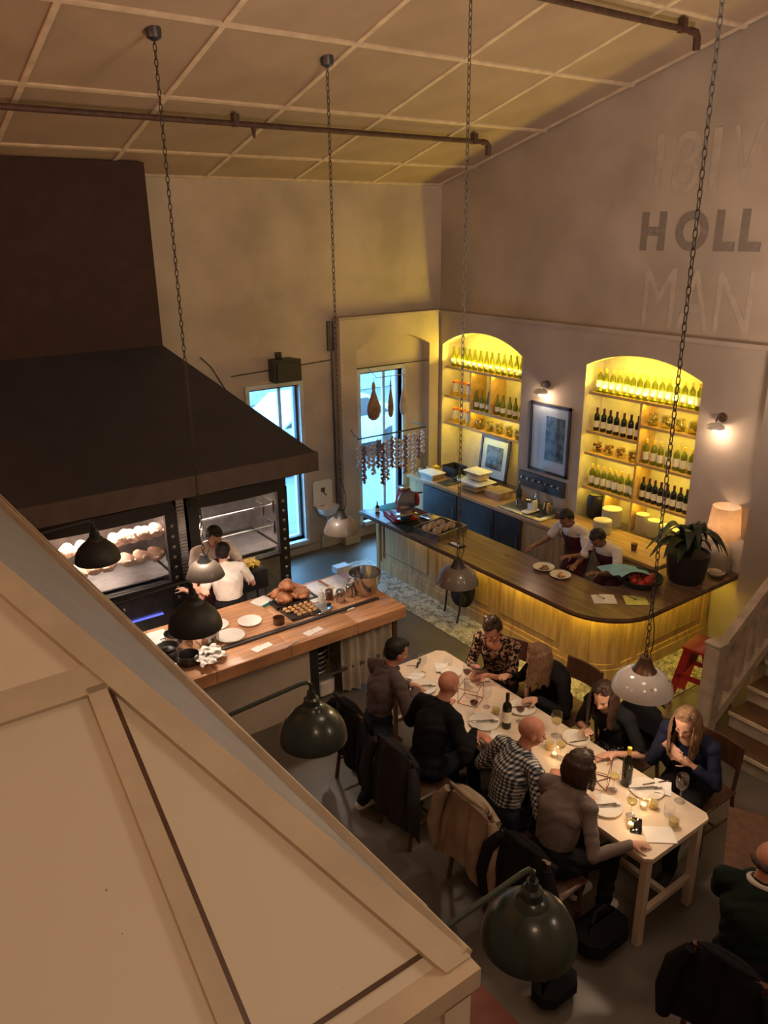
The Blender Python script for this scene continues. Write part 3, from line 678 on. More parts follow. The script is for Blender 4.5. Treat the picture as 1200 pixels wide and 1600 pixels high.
# plates stacks
def plate_mb(r,h=.018): return MB().lathe([(r*.55,0),(r*.6,.002),(r,h*.8),(r*1.0,h),(r*.62,h*.35),(r*.0+.002,h*.3)],n=24)
def stack(x,y,z,r,n,label,group):
    me=plate_mb(r).mesh('plate','porcelain')
    for k in range(n):
        o=bpy.data.objects.new('stacked_plate',me); COL.objects.link(o); o.location=(x+random.uniform(-.002,.002),y+random.uniform(-.002,.002),z+k*.0155)
        finish(o,label%('topmost' if k==n-1 else 'lowest' if k==0 else ORD[k]+' from the bottom'),'plate',group)
stack(8.02,6.02,.95,.125,15,'white plate, %s in the tall rear stack by the black canister','plates in the tall left stack')
stack(7.72,5.92,.95,.115,11,'white plate, %s in the wide front stack on the back counter','plates in the front stack')
for k,(y,n) in enumerate(((5.62,16),(5.44,14),(5.26,13),(5.08,12))):
    stack(8.12,y,.95,.085,n,'small white plate, %s in the '+('leftmost','second','third','rightmost')[k]+' small stack','small plates, stack %s'%('one','two','three','four')[k])
t=thing('black_canister',(8.12,6.36,.95),'tall black ribbed canister in the bottom left of the right niche','canister')
part(MB().lathe([(.10,0),(.12,.03),(.122,.27),(.10,.31)],n=20),'body','black',t); part(MB().lathe([(.10,.31),(.105,.33),(.02,.34)],n=20),'lid','steel_dark',t)
# ---------------------------------------------------------------- pictures, sconces and hook panel on the bar wall
defm('print_grey',(.20,.21,.23),.8,col2=(.05,.05,.06),scale=9,lo=.42,hi=.58); defm('mount_card',(.62,.64,.68),.7,var=.04); defm('frame_black',(.035,.022,.018),.3,coat=.4)
def picture(name,loc,w,h,mt,pw,ph,dy,dz,label,tilt=0,fm='frame_black',fw=.035):
    t=thing(name,loc,label,'picture')
    fr=MB().b2((-.03,-w/2,0),(0,-w/2+fw,h)).b2((-.03,w/2-fw,0),(0,w/2,h)).b2((-.03,-w/2,0),(0,w/2,fw)).b2((-.03,-w/2,h-fw),(0,w/2,h))
    part(fr,'frame',fm,t); part(MB().b2((-.012,-w/2+fw,fw),(-.004,w/2-fw,h-fw)),'mount','mount_card',t)
    part(MB().b2((-.0135,dy-pw/2,dz-ph/2),(-.0122,dy+pw/2,dz+ph/2)),'print',mt,t); part(MB().b2((-.018,-w/2+fw,fw),(-.0165,w/2-fw,h-fw)),'picture_glass','pane_glass',t)
    t.rotation_euler=(0,tilt,0); return t
picture('framed_photograph',(7.998,7.14,1.40),.72,.98,'print_grey',.34,.62,-.10,.50,'large framed black and white photograph on the wall between the two niches')
picture('framed_print',(8.20,8.45,.953),.62,.66,'print_grey',.36,.36,0,.34,'small black-framed picture standing on the back counter under the left niche shelves',tilt=.12)
def sconce(y,z,label):
    t=thing('wall_sconce',(8.0,y,z),label,'lamp')
    part(MB().lathe([(.05,0),(.055,.012),(.03,.02)],axis=(-1,0,0),n=16,c=(0,0,.06)),'wall_plate','bronze',t)
    part(MB().path([(-.01,0,.06),(-.05,0,.10),(-.10,0,.10),(-.13,0,.04),(-.13,0,.0)],.009,n=6),'arm','bronze',t)
    o=part(lathe_shell([(.10,-.045),(.095,-.02),(.06,.005),(.02,.02)],n=20),'shade','enamel',t); o.location=(-.13,0,0)
    part(MB().ball((-.13,0,-.055),(.027,.027,.036),n=12,m=8),'bulb','bulb',t)
    light('sconce_bulb','POINT',(7.87,y,z-.12),5,(1,.66,.42),.035)
sconce(7.24,2.58,'wall sconce with a glowing bulb above the large framed photograph'); sconce(4.65,2.58,'wall sconce with a glowing bulb to the right of the right niche')
t=thing('hook_rail',(7.98,7.3,1.18),'dark panel with a row of round metal knobs under the large framed photograph','rail')
part(MB().b2((7.965,6.80,1.12),(7.998,7.66,1.34)),'panel','steel_dark',t,world=True)
for y in lin(7.58,6.88,7): part(MB().lathe([(.012,0),(.02,.02),(.022,.03),(.012,.036)],axis=(-1,0,0),c=(7.965,y,1.25),n=10),'knob','steel',t,world=True)
# things on the back counter
def simple(name,label,cat,loc,parts,group=None,rz=0):
    t=thing(name,loc,label,cat,group,rz)
    for nm,mb,mt in parts: part(mb,nm,mt,t)
    return t
B=.95
simple('steel_drip_tray','wide steel tray slab on the back counter under the knob rail','tray',(7.62,7.05,B),[('tray',MB().b2((-.27,-.4,0),(.3,.4,.03),bev=.008),'steel'),('liner',MB().b2((-.2,-.33,.03),(.24,.33,.036)),'steel_dark')])
Bt=B+.038
simple('black_bottle','black bottle with a spout at the left end of the steel tray','bottle',(7.70,7.38,Bt),[('body',MB().lathe([(.035,0),(.04,.01),(.04,.16),(.02,.20),(.015,.25)]),'black'),('spout',MB().tube((0,0,.25),(-.01,0,.29),.006),'steel')])
simple('steel_milk_jug','small steel jug beside the black bottle on the tray','jug',(7.55,7.24,Bt),[('body',MB().lathe([(.035,0),(.042,.01),(.036,.07),(.04,.10)],capt=False),'steel_bright'),('handle',MB().path([(0,-.04,.08),(0,-.075,.07),(0,-.07,.03),(0,-.04,.02)],.005),'steel_bright')])
simple('juice_press','white and steel tabletop press in the middle of the steel tray','machine',(7.52,6.96,Bt),[('base',MB().b2((-.15,-.06,0),(.1,.06,.03),bev=.01),'white_plastic'),('column',MB().b2((-.04,-.05,.03),(.06,.05,.17),bev=.01),'white_plastic'),('head',MB().b2((-.09,-.04,.14),(.05,.04,.19),bev=.01),'steel_bright')])
simple('steel_shaker','steel shaker on the tray behind the white press','shaker',(7.72,7.06,Bt),[('body',MB().lathe([(.035,0),(.045,.12),(.03,.16),(.025,.2)]),'steel_bright'),('cap',MB().lathe([(.022,.2),(.018,.225)]),'steel')])
simple('steel_measuring_jug','steel jug at the right end of the steel tray beside the barman','jug',(7.62,6.78,Bt),[('body',MB().lathe([(.05,0),(.055,.01),(.045,.15),(.05,.17)],capt=False),'steel_bright'),('handle',MB().path([(0,-.05,.14),(0,-.09,.12),(0,-.085,.05),(0,-.05,.03)],.006),'steel')])
for k,(x,y,l) in enumerate(((7.68,6.62,'dark tin next to the steel jug behind the barman'),(7.83,6.92,'dark tin at the back of the steel tray'))): simple('dark_tin',l,'tin',(x,y,Bt if k else B),[('body',MB().lathe([(.04,0),(.042,.09)]),'dark_wood'),('lid',MB().lathe([(.043,.09),(.043,.105)]),'steel')])
def tub(x,y,z,w,d,h,label,mt='jar_glass',lid='white_plastic',fill=None,rz=0):
    t=thing('food_tub',(x,y,z),label,'container',rz=rz)
    mb=MB(); k=.86
    o=[(-w/2*k,-d/2*k,0),(w/2*k,-d/2*k,0),(w/2*k,d/2*k,0),(-w/2*k,d/2*k,0),(-w/2,-d/2,h),(w/2,-d/2,h),(w/2,d/2,h),(-w/2,d/2,h)]
    mb.add(o,[(0,3,2,1),(0,1,5,4),(1,2,6,5),(2,3,7,6),(3,0,4,7)]); part(mb,'tub',mt,t,smooth=False)
    if lid: part(MB().box((0,0,h+.008),(w+.02,d+.02,.016),bev=.006),'lid',lid,t)
    if fill: part(MB().box((0,0,h*.35),(w*.84,d*.84,h*.6),bev=.02),'contents',fill,t)
    return t
tub(7.62,8.22,B,.30,.40,.11,'clear tub at the bottom of the pile of boxes left of the steel tray',fill='bread')
tub(7.64,8.20,B+.13,.36,.46,.005,'white plastic lid lying across the tub pile',mt='white_plastic')
tub(7.68,8.22,B+.16,.26,.34,.12,'clear tub with a white lid on top of the pile of boxes',fill='raw_chicken')
tub(7.70,7.78,B,.30,.30,.09,'flat wooden-coloured box of bread right of the pile of tubs',mt='bread',lid='beige_cloth')
tub(7.52,9.10,B,.26,.34,.085,'steel pan with a yellow lid at the left end of the back counter',mt='steel',lid='niche_paint')
tub(7.86,8.95,B,.26,.32,.17,'black plastic crate behind the steel pan in the left niche',mt='black',lid=None)
simple('chopping_slate','black slate square on the wooden counter right of the steel pan','board',(7.53,8.72,B),[('slate',MB().b2((-.13,-.12,0),(.13,.12,.012),bev=.004),'black')])
simple('folded_blue_cloth','crumpled blue cloth beside the slate on the back counter','cloth',(7.70,8.72,B+.001),[('cloth',MB().sheet(lambda u,v:(-.03+.2*u,-.11+.2*v,.035+.03*math.sin(7*u+3*v)+.012*math.sin(19*v)),12,12),'facade')])
for k,(x,y,r,mt) in enumerate(((7.50,9.36,.055,'bronze'),(7.66,9.36,.05,'dark_wood'),(7.80,9.34,.055,'yellow_fruit'))):
    simple('garnish_bowl','%s at the far left end of the back counter beside the corner'%('copper coloured bowl','small dark bowl','bowl of yellow fruit')[k],'bowl',(x,y,B),[('bowl',MB().lathe([(r*.5,0),(r,.05),(r*1.15,.08),(r*.95,.075),(r*.4,.02)],n=18,capt=True),mt),('contents',MB().ball((0,0,.07),(r*.8,r*.8,.035)),'yellow_fruit' if k==2 else 'bread')])
simple('water_glass_dark','small dark tumbler on the back counter before the small plates','glass',(7.55,5.30,B),[('tumbler',MB().lathe([(.03,0),(.04,.09)],n=14),'dark_wood')])
# ---------------------------------------------------------------- things on the bar
T=BH+.004
s=thing('ham_slicer',(6.10,8.02,T),'red hand-cranked meat slicer on the steel left end of the bar','slicer',rz=-.25)
part(MB().b2((-.2,-.22,0),(.14,.2,.05),bev=.012).b2((-.16,-.2,.05),(-.06,.06,.10),bev=.012),'base','red_paint',s)
part(MB().prism([(-.02,.04),(.14,.04),(.14,.36),(.06,.42),(-.02,.36),(-.06,.18)],1,-.06,.1),'housing','red_paint',s)
part(MB().tube((.05,-.09,.25),(.05,-.065,.25),.145,n=28),'blade','steel_bright',s)
part(MB().b2((-.2,-.34,.13),(.1,-.1,.145),bev=.004).b2((-.15,-.3,.05),(.0,-.16,.13)),'carriage','steel_bright',s)
part(MB().tube((.2,-.05,.25),(.17,-.05,.25),.1,n=20),'flywheel','red_paint',s); part(MB().b2((-.04,-.08,.40),(.1,.1,.425),bev=.005),'cover','steel_bright',s); part(MB().tube((.2,-.05,.33),(.28,-.05,.33),.012),'crank_handle','black',s)
simple('pump_bottle','small dark pump bottle at the far left end of the bar','bottle',(5.93,8.36,T),[('body',MB().lathe([(.028,0),(.03,.005),(.03,.09),(.012,.11),(.01,.14)]),'dark_glass'),('label',MB().lathe([(.0305,.02),(.0305,.075)],capb=False,capt=False),'label_paper'),('pump',MB().tube((0,0,.14),(0,0,.165),.006).tube((0,0,.165),(-.03,0,.16),.004),'black')])
simple('green_board','green plastic chopping board under the pump bottle end of the bar','board',(6.20,8.44,T),[('board',MB().b2((-.18,-.10,0),(.18,.10,.012),bev=.004),'teal')])
simple('steel_platter','flat steel platter behind the slicer','tray',(6.36,7.70,T),[('plate',MB().box((0,0,.03),(.2,.26,.012),bev=.004),'steel_bright'),('foot',MB().lathe([(.05,0),(.03,.025)]),'steel')])
simple('folded_menu','stack of menus next to the slicer','menu',(6.32,7.96,T),[('cards',MB().box((0,0,.02),(.16,.24,.04)),'paper'),('cover',MB().box((0,0,.043),(.17,.25,.006)),'maroon_cloth')])
simple('tray_mat','dark green mat under the bread tray on the bar','mat',(5.98,7.66,BH+.003),[('mat',MB().box((0,0,0),(.34,.42,.004),rz=-.2),'green_cloth')])
tr=thing('bread_tray',(6.15,7.27,BH+.002),'shallow steel tray of crusty bread rolls on the bar','tray',rz=.12)
part(MB().b2((-.26,-.22,0),(.26,.22,.012)).b2((-.27,-.23,0),(-.255,.23,.08)).b2((.255,-.23,0),(.27,.23,.08)).b2((-.27,-.23,0),(.27,-.215,.08)).b2((-.27,.215,0),(.27,.23,.08)),'tray','steel',tr)
for k,(x,y) in enumerate(((-.15,.1),(-.02,.12),(.12,.1),(-.12,-.06),(.03,-.04),(.16,-.05))):
    mb=MB().ball((0,0,.045),(.066,.058,.045),n=14,m=9); mb.v=[(a*(1+.06*math.sin(31*b+k)),b*(1+.05*math.sin(27*a)),c*(1+.08*math.sin(40*a+23*b))) for a,b,c in mb.v]
    p=Matrix.Rotation(.12,3,'Z')@Vector((x,y,0)); mb.v=[(a+6.15+p.x,b+7.27+p.y,c+BH+.016) for a,b,c in mb.v]; top(mb,'bread_roll','bread','crusty bread roll in the steel tray, %s of its %s row'%(('left one','middle one','right one')[k%3],('far','near')[k//3]),'bread','bread rolls in the steel tray')
simple('order_slips','papers clipped to a black holder near the middle of the bar','paper',(6.02,6.78,BH+.002),[('holder',MB().box((0,0,.006),(.12,.2,.012)),'black'),('slips',MB().sheet(lambda u,v:(-.05+.09*u,-.08+.15*v,.016+.01*math.sin(5*u)),6,6,.003),'paper')])
simple('teaspoon','teaspoon lying on the bar left of the barman','spoon',(6.28,6.12,BH+.002),[('handle',MB().tube((0,-.06,.004),(0,.04,.004),.003,n=6),'steel_bright'),('bowl',MB().ball((0,.055,.005),(.012,.018,.004),n=10,m=6),'steel_bright')])
def dish(name,x,y,z,r,label,food=None,group=None,cat='plate'):
    t=thing(name,(x,y,z),label,cat,group); part(MB().lathe([(r*.5,0),(r*.6,.004),(r,.03),(r*.98,.034),(r*.6,.010),(.002,.009)],n=28),'dish','porcelain',t)
    if food:
        mb=MB()
        for k in range(9): mb.ball((random.gauss(0,r*.22),random.gauss(0,r*.22),.018),(r*.18,r*.14,.012),n=7,m=5)
        part(mb,'food',food,t,kind='stuff')
    return t
dish('pasta_bowl',6.33,5.62,BH+.002,.125,'shallow white bowl with food on the bar in front of the barman','ham')
dish('soup_bowl',6.32,5.36,BH+.002,.12,'shallow white bowl on the bar, the right of two, before the bending waiter','copper')
for k,(x,y,l) in enumerate(((6.24,4.68,'white napkin with a fork, the left of two on the curved corner of the bar'),(6.48,4.46,'napkin covered by a clear tray with cutlery, the right of two on the bar corner'))):
    simple('napkin_setting',l,'napkin',(x,y,BH+.002),[('napkin',MB().sheet(lambda u,v:(-.12+.24*u,-.10+.2*v,.004+.012*abs(math.sin(2.5*u+k))*v),8,8,.003),'paper' if k==0 else 'steel'),('fork',MB().box((-.04,.02,.028),(.015,.14,.003),rz=.5).box((-.01,-.02,.028),(.02,.03,.003),rz=.5),'steel_bright')],rz=-.7)
s=thing('fruit_basket',(6.86,4.70,BH+.002),'black basket of tomatoes half covered with a pale blue napkin on the bar','basket')
part(lathe_shell([(.17,0),(.24,.06),(.25,.10)],th=.01,n=24),'basket','black',s); part(MB().tube((0,0,0),(0,0,.02),.165,n=24),'base','black',s)
part(MB().sheet(lambda u,v:(-.30+.36*u+.03*v,.02+.36*v-.12*u,.11+.08*math.sin(2.2*u+.6)*(1-.5*v)+.015*math.sin(14*v+5*u)),14,14,.004),'napkin','blue_napkin',s)
for k in range(9):
    a=k*.7; rr=.13 if k<6 else .05; top(MB().ball((6.86+rr*math.cos(a),4.66+rr*math.sin(a)-.02,BH+.075),.045,n=12,m=8),'tomato','tomato','red tomato in the black basket, '+('%s around the rim, counted from the right'%ORD[k] if k<6 else '%s of the three in the middle'%ORD[k-6]),'tomato','tomatoes in the basket')
s=thing('potted_plant',(7.35,4.46,BH+.002),'large dark-leaved plant in a black pot on the right end of the bar','plant')
part(MB().lathe([(.17,0),(.20,.05),(.23,.30),(.235,.34),(.215,.34),(.21,.31)],n=24),'pot','black',s)
part(MB().tube((0,0,.30),(0,0,.315),.20,n=20),'soil','black',s)
for k in range(26):
    a=k*2.399; ln=.30+.22*random.random(); dr=.45+.55*random.random(); w=.050+.025*random.random(); up=.16+.22*random.random()
    def lf(u,v,a=a,ln=ln,dr=dr,w=w,up=up):
        r=ln*dr*u*(.7+.3*u); z=.31+up*math.sin(u*2.3)*1.3-.20*u*u*dr; ww=w*math.sin(PI*min(1,.12+.88*u))**.7*(2*v-1)
        return (r*math.cos(a)-ww*math.sin(a),r*math.sin(a)+ww*math.cos(a),z+abs(2*v-1)*.012)
    part(MB().sheet(lf,10,2,.003),'leaf','leaf',s)
s=thing('table_lamp',(7.86,4.38,BH+.002),'glowing peach drum table lamp on a pale base at the bar\'s right end','lamp')
part(MB().lathe([(.10,0),(.12,.02),(.13,.15),(.11,.28),(.05,.36),(.03,.40)],n=20),'base','stair_paint',s); part(MB().tube((0,0,.4),(0,0,.52),.01),'stem','bronze',s)
part(lathe_shell([(.185,.42),(.15,.78)],th=.003,n=28),'shade','lampshade',s); part(MB().ball((0,0,.58),.035),'bulb','bulb',s)
light('table_lamp_bulb','POINT',(7.86,4.38,BH+.6),4,(1,.66,.42),.05)
simple('shell_ornament','rough pale ornament between the plant pot and the table lamp','ornament',(7.68,4.30,BH+.002),[('shell',MB().ball((0,0,.05),(.07,.09,.05)),'beige_cloth'),('rim',MB().path([(.09*math.cos(a),.09*math.sin(a),.06) for a in lin(0,2*PI*.95,14)],.012),'beige_cloth')])
# backpack hung on the bar front behind a pendant
s=thing('backpack',(5.93,6.55,.20),'black backpack with hanging straps leaning on the bar front','bag')
part(MB().ball((0,0,.24),(.10,.19,.25),n=18,m=12),'bag_body','black_cloth',s); part(MB().ball((-.07,0,.15),(.05,.14,.13)),'pocket','char_cloth',s)
part(MB().path([(-.06,.1,.42),(-.11,.16,.3),(-.10,.2,.05),(-.12,.2,-.12)],.013,n=6),'strap','black',s); part(MB().path([(-.06,-.05,.42),(-.12,-.10,.25),(-.12,-.08,.0),(-.16,-.08,-.16)],.013,n=6),'strap','black',s)
# ---------------------------------------------------------------- kitchen counter
KZ=.90
t=thing('kitchen_counter',(2.6,6.4,0),'long butcher-block kitchen counter on a white plaster base with a linen curtain','counter')
off=V3(*t.location)
xs_=[.6,1.45,2.12,2.36,3.13,3.9,4.52]
for i,(a,b) in enumerate(zip(xs_,xs_[1:])):
    for (y0,y1) in ((5.86,6.17),(6.172,7.0)):
        part(MB().b2((a+.001,y0,KZ-.13),(b-.001,y1,KZ+(.0 if y0<6 else -.001)),bev=.006),'block','butcher' if (i!=3) else 'butcher',t,world=True)
part(MB().b2((.6,6.0,0),(3.40,6.14,KZ-.13)),'base_wall','plaster',t,world=True)
part(MB().b2((.6,6.9,0),(4.40,6.98,KZ-.13)),'back_panel','steel_dark',t,world=True)
part(MB().b2((3.40,6.00,0),(3.50,6.12,KZ-.13)),'post','black',t,world=True)
part(MB().b2((4.42,5.98,0),(4.48,6.1,KZ-.13)),'post','dark_wood',t,world=True); part(MB().b2((4.42,6.85,0),(4.48,6.98,KZ-.13)),'post','dark_wood',t,world=True)
part(MB().b2((3.42,6.02,.30),(4.46,6.9,.33)),'shelf','steel',t,world=True)
part(MB().sheet(lambda u,v:(3.80+.63*u,6.02+.028*math.sin(u*38)+.02*math.sin(u*17+v*2),.04+.71*v),70,8,.004),'curtain','curtain_cloth',t,world=True)
part(MB().tube((3.5,6.03,.752),(4.42,6.03,.752),.008),'curtain_rod','steel',t,world=True)
part(MB().b2((2.37,6.165,KZ),(4.38,6.185,KZ+.02)).b2((2.37,6.20,KZ),(4.38,6.215,KZ+.012)),'ticket_rail','steel_dark',t,world=True)
for k,(z,n) in enumerate(((.335,5),(.335,3))):
    x=3.56+.14*k
    for j in range(n): simple('stored_pan','steel pan, %s in the %s pile beside the linen curtain'%('topmost' if j==n-1 else 'lowest' if j==0 else ORD[j]+' from the bottom',('taller','shorter')[k]),'pan',(x,6.14+.17*k,z+j*.055),[('pan',MB().lathe([(.085,0),(.10,.03),(.098,.033),(.08,.006)],n=18),'steel')],group='pans under the kitchen counter')
simple('flour_sack','white sack under the shelf beside the linen curtain','sack',(3.64,6.2,0.0),[('sack',MB().b2((-.12,-.12,0),(.12,.14,.24),bev=.05),'white_cloth')])
K=KZ+.002
def kp(px,py,z=KZ): p=at(px,py,z=z); return (float(p[0]),float(p[1]),K)
simple('chopping_board','thick wooden cutting board sunk in the middle of the kitchen counter','board',(2.86,6.60,K-.001),[('board',MB().box((0,0,.008),(.86,.74,.016),bev=.005),'butcher')])
KB=K+.018
for px_,py_,r,l in ((390,970,.125,'plain cream plate, right-hand and farthest of three on the cutting board'),(338,976,.125,'plain cream plate nearest the cooks, partly behind the black lamp'),(360,993,.145,'plain cream plate nearest the front of the kitchen counter, largest of three')):
    p=at(px_,py_,z=.93); t=thing('dinner_plate',(p[0],p[1],KB),l,'plate','cream plates on the kitchen counter'); part(MB().lathe([(r*.9,0),(r,.012),(r*.97,.018),(.002,.014)],n=32),'plate','porcelain',t)
def board(x,y,w,d,l,mt='cutting_board',rz=0): simple('cutting_board',l,'board',(x,y,K),[('board',MB().box((0,0,.008),(w,d,.016),bev=.004),mt)],rz=rz)
board(4.06,6.72,.62,.42,'large white cutting board at the right end of the kitchen counter',rz=.06)
board(2.06,6.74,.42,.34,'white cutting board with a knife at the left of the kitchen counter')
simple('kitchen_knife','kitchen knife lying on the left white board','knife',(2.04,6.70,K+.018),[('blade',MB().prism([(0,-.015),(.17,-.012),(.19,.0),(0,.02)],2,0,.003),'steel_bright'),('handle',MB().b2((-.12,-.013,0),(0,.013,.02),bev=.005),'black')],rz=-.8)
def pot(x,y,z,r,h,l,name='steel_pot',mt='steel_bright',handles=True,cat='pot',group=None):
    t=thing(name,(x,y,z),l,cat,group); pr=[(.002,.004),(r*.95,.004),(r*.97,h-.004),(r,h),(r*1.03,h),(r*1.02,h-.008),(r,h*.97),(r,.01),(r*.95,0),(.002,0)]
    part(MB().lathe(pr,n=28,capb=False,capt=False),'pot_body',mt,t)
    if handles:
        for s in (-1,1): part(MB().path([(s*r,-.03,h*.75),(s*(r+.035),-.02,h*.78),(s*(r+.035),.02,h*.78),(s*r,.03,h*.75)],.005,n=6),'handle','steel',t)
    return t
pot(2.27,6.50,K,.13,.15,'wide steel pot under the black arm lamp on the kitchen counter'); pot(2.53,6.36,K,.082,.15,'tall narrow steel pot beside the crumpled paper',handles=False)
pot(2.22,6.16,K,.10,.09,'dark steel saucepan nearest the coffee grinder',handles=False,mt='steel_dark',name='saucepan',cat='pan')
pot(3.24,6.30,K,.058,.085,'small bronze coloured steel cup in the middle of the kitchen counter',handles=False,mt='bronze',name='steel_cup',cat='cup')
for k,(x,y,r,h,l) in enumerate(((4.02,6.37,.048,.13,'shiny steel canister, middle and nearest of three by the bowl'),(4.17,6.43,.042,.12,'steel canister next to the mixing bowl'),(3.96,6.50,.042,.10,'dark steel canister behind the squeeze bottle'))):
    simple('steel_canister',l,'canister',(x,y,K),[('body',MB().lathe([(r*.95,0),(r,.006),(r,h),(r*.8,h+.006),(r*.7,h-.03)],n=20),'steel_bright' if k<2 else 'bronze'),('band',MB().lathe([(r*1.04,h*.85),(r*1.04,h*.95)],n=20),'steel')],group=None)
simple('squeeze_bottle','clear squeeze bottle with a white cap beside the canisters','bottle',(3.83,6.44,K),[('bottle_body',MB().lathe([(.03,0),(.033,.01),(.033,.11),(.024,.125)],n=16),'white_plastic'),('nozzle',MB().lathe([(.024,.125),(.02,.145),(.006,.155),(.004,.18)],n=12),'white_plastic')])
t=thing('mixing_bowl',(4.36,6.40,K),'large shiny steel mixing bowl at the right corner of the kitchen counter','bowl')
part(lathe_shell([(.11,.0),(.125,.006),(.145,.08),(.165,.16),(.18,.235),(.187,.24)],n=36),'bowl_body','steel_bright',t); part(MB().tube((0,0,0),(0,0,.006),.112,n=30),'bowl_bottom','steel_bright',t)
part(MB().path([(-.17,.03,.20),(-.22,.02,.19),(-.22,-.04,.19),(-.17,-.05,.20)],.008),'handle','steel',t)
simple('pastry_brush','wooden-handled brush lying on the white board behind the canisters','brush',(4.10,6.72,K+.017),[('handle',MB().path([(-.06,.13,.05),(-.02,.05,.02),(0,0,.008)],.013),'butcher_dark'),('bristles',MB().b2((-.02,-.07,0),(.03,0,.018),bev=.004),'bristle')])
t=thing('oval_dish',(3.74,6.33,K),'shiny oval steel dish in front of the canisters','dish',rz=.35); part(MB().lathe([(.09,0),(.10,.003),(.135,.024),(.132,.028),(.09,.008),(.002,.006)],n=32,sx=1.15,sy=.8),'dish','steel_bright',t)
t=thing('chicken_tray',(3.62,6.75,K),'dark tray heaped with roasted chickens on the kitchen counter','tray',rz=.0); part(MB().b2((-.23,-.17,0),(.23,.17,.01)).b2((-.24,-.18,0),(-.225,.18,.035)).b2((.225,-.18,0),(.24,.18,.035)).b2((-.24,-.18,0),(.24,-.165,.035)).b2((-.24,.165,0),(.24,.18,.035)),'tray','steel_dark',t)
def chicken_mesh(name,mt):
    mb=MB().ball((0,0,.055),(.105,.078,.062),n=18,m=12).ball((.05,.0,.07),(.06,.055,.045),n=12,m=8)
    for s in (-1,1):
        mb.capsule((-.045,s*.05,.05),(-.095,s*.045,.075),.034,.015,n=8); mb.capsule((-.095,s*.045,.075),(-.125,s*.03,.08),.012,.014,n=6); mb.capsule((.05,s*.068,.055),(.0,s*.085,.045),.018,.012,n=6)
    me=remesh_mb(mb,.006,name); me.materials.append(m_[mt]); return me
def remesh_mb(mb,vox,name,smooth=1):
    me=bpy.data.meshes.new(name); me.from_pydata(mb.v,[],mb.f)
    o=bpy.data.objects.new(name,me); COL.objects.link(o)
    r=o.modifiers.new('r','REMESH'); r.mode='VOXEL'; r.voxel_size=vox; r.use_smooth_shade=True
    if smooth: s=o.modifiers.new('s','SMOOTH'); s.factor=.5; s.iterations=smooth
    dg=bpy.context.evaluated_depsgraph_get(); out=bpy.data.meshes.new_from_object(o.evaluated_get(dg)); bpy.data.objects.remove(o); bpy.data.meshes.remove(me)
    out.name=name; return out
cm=chicken_mesh('roast_chicken','chicken')
for k,(x,y,z,a) in enumerate(((-.10,.06,.012,.3),(.10,.07,.012,2.1),(-.11,-.07,.012,1.2),(.09,-.08,.012,-.6),(-.02,.02,.10,.9))):
    o=bpy.data.objects.new('roast_chicken',cm); COL.objects.link(o); o.location=(3.62+x,6.75+y,K+z); o.rotation_euler=(0,0,a); finish(o,'golden roasted chicken in the tray, '+('far left one','far right one','near left one','near right one','top of the heap')[k],'chicken','roasted chickens on the tray')
t=thing('potato_tray',(3.55,6.42,K),'shallow dark tray of roast potatoes on the kitchen counter','tray'); part(MB().b2((-.16,-.14,0),(.16,.14,.008)).b2((-.165,-.145,0),(-.155,.145,.028)).b2((.155,-.145,0),(.165,.145,.028)).b2((-.165,-.145,0),(.165,-.135,.028)).b2((-.165,.135,0),(.165,.145,.028)),'tray','steel_dark',t)
pmsh=MB().ball((0,0,.018),(.032,.024,.019),n=10,m=7).mesh('roast_potato','potato')
for i in range(5):
    for j in range(4):
        if (i,j) in ((0,0),(0,1)): continue
        o=bpy.data.objects.new('roast_potato',pmsh); COL.objects.link(o); o.location=(3.43+i*.062,6.33+j*.062,K+.009); o.rotation_euler=(0,0,random.random()*3); finish(o,'small roast potato, %s in the %s row of the shallow tray'%(nth(i,5),('nearest','second','third','farthest')[j]),'potato','roast potatoes on the tray')
simple('folded_towel','folded white towel with a green edge at the back of the kitchen counter','towel',(3.33,6.84,K),[('towel',MB().box((0,0,.02),(.2,.16,.04),bev=.012),'white_cloth'),('edge',MB().box((.02,-.085,.015),(.17,.012,.03)),'teal')],rz=.3)
mb=MB()
random.seed(11)
for k,(x,y) in enumerate(((2.42,6.20),(2.36,6.08),(2.46,6.06),(2.33,5.98),(2.44,6.14))):
    mb=MB().sheet(lambda u,v,k=k:(x-.075+.15*u+.012*math.sin(9*v+k),y-.07+.14*v+.012*math.sin(11*u),K+.010+k*.012+.020*abs(math.sin(5*u+3*v+k))+.010*abs(math.sin(9*v-4*u))),12,12,.002)
    top(mb,'crumpled_paper','paper','crumpled white paper in the counter heap, '+('farthest','middle left','middle right','nearest the edge','topmost')[k],'paper','crumpled papers on the kitchen counter',auto=20)
for k,(px_,py_,l) in enumerate(((410,1012,'two white order tickets on the left part of the counter edge'),(490,987,'two white order tickets on the middle of the counter edge'))):
    p=at(px_,py_,z=KZ); simple('order_ticket',l,'paper',(p[0],p[1],K),[('ticket',MB().box((-.05,0,.001),(.10,.09,.002),rz=.3),'paper'),('ticket',MB().box((.05,.01,.0025),(.10,.08,.002),rz=.15),'paper')])
p=at(470,1000,z=KZ); simple('white_pen','white marker lying before the order tickets','pen',(p[0]-.1,p[1]-.04,K),[('pen',MB().tube((-.06,0,.006),(.06,.03,.006),.006),'paper')])
p=at(543,955,z=KZ); simple('small_knife','small knife with a pale handle near the ticket rail','knife',(p[0],p[1],K),[('handle',MB().b2((0,-.01,0),(.09,.01,.015),bev=.004),'cutting_board'),('blade',MB().b2((-.09,-.009,.003),(0,.009,.006)),'steel_bright')],rz=.1)
t=thing('bean_grinder',(2.00,6.02,K),'black grinder with a rounded top at the left front corner of the kitchen counter','grinder')
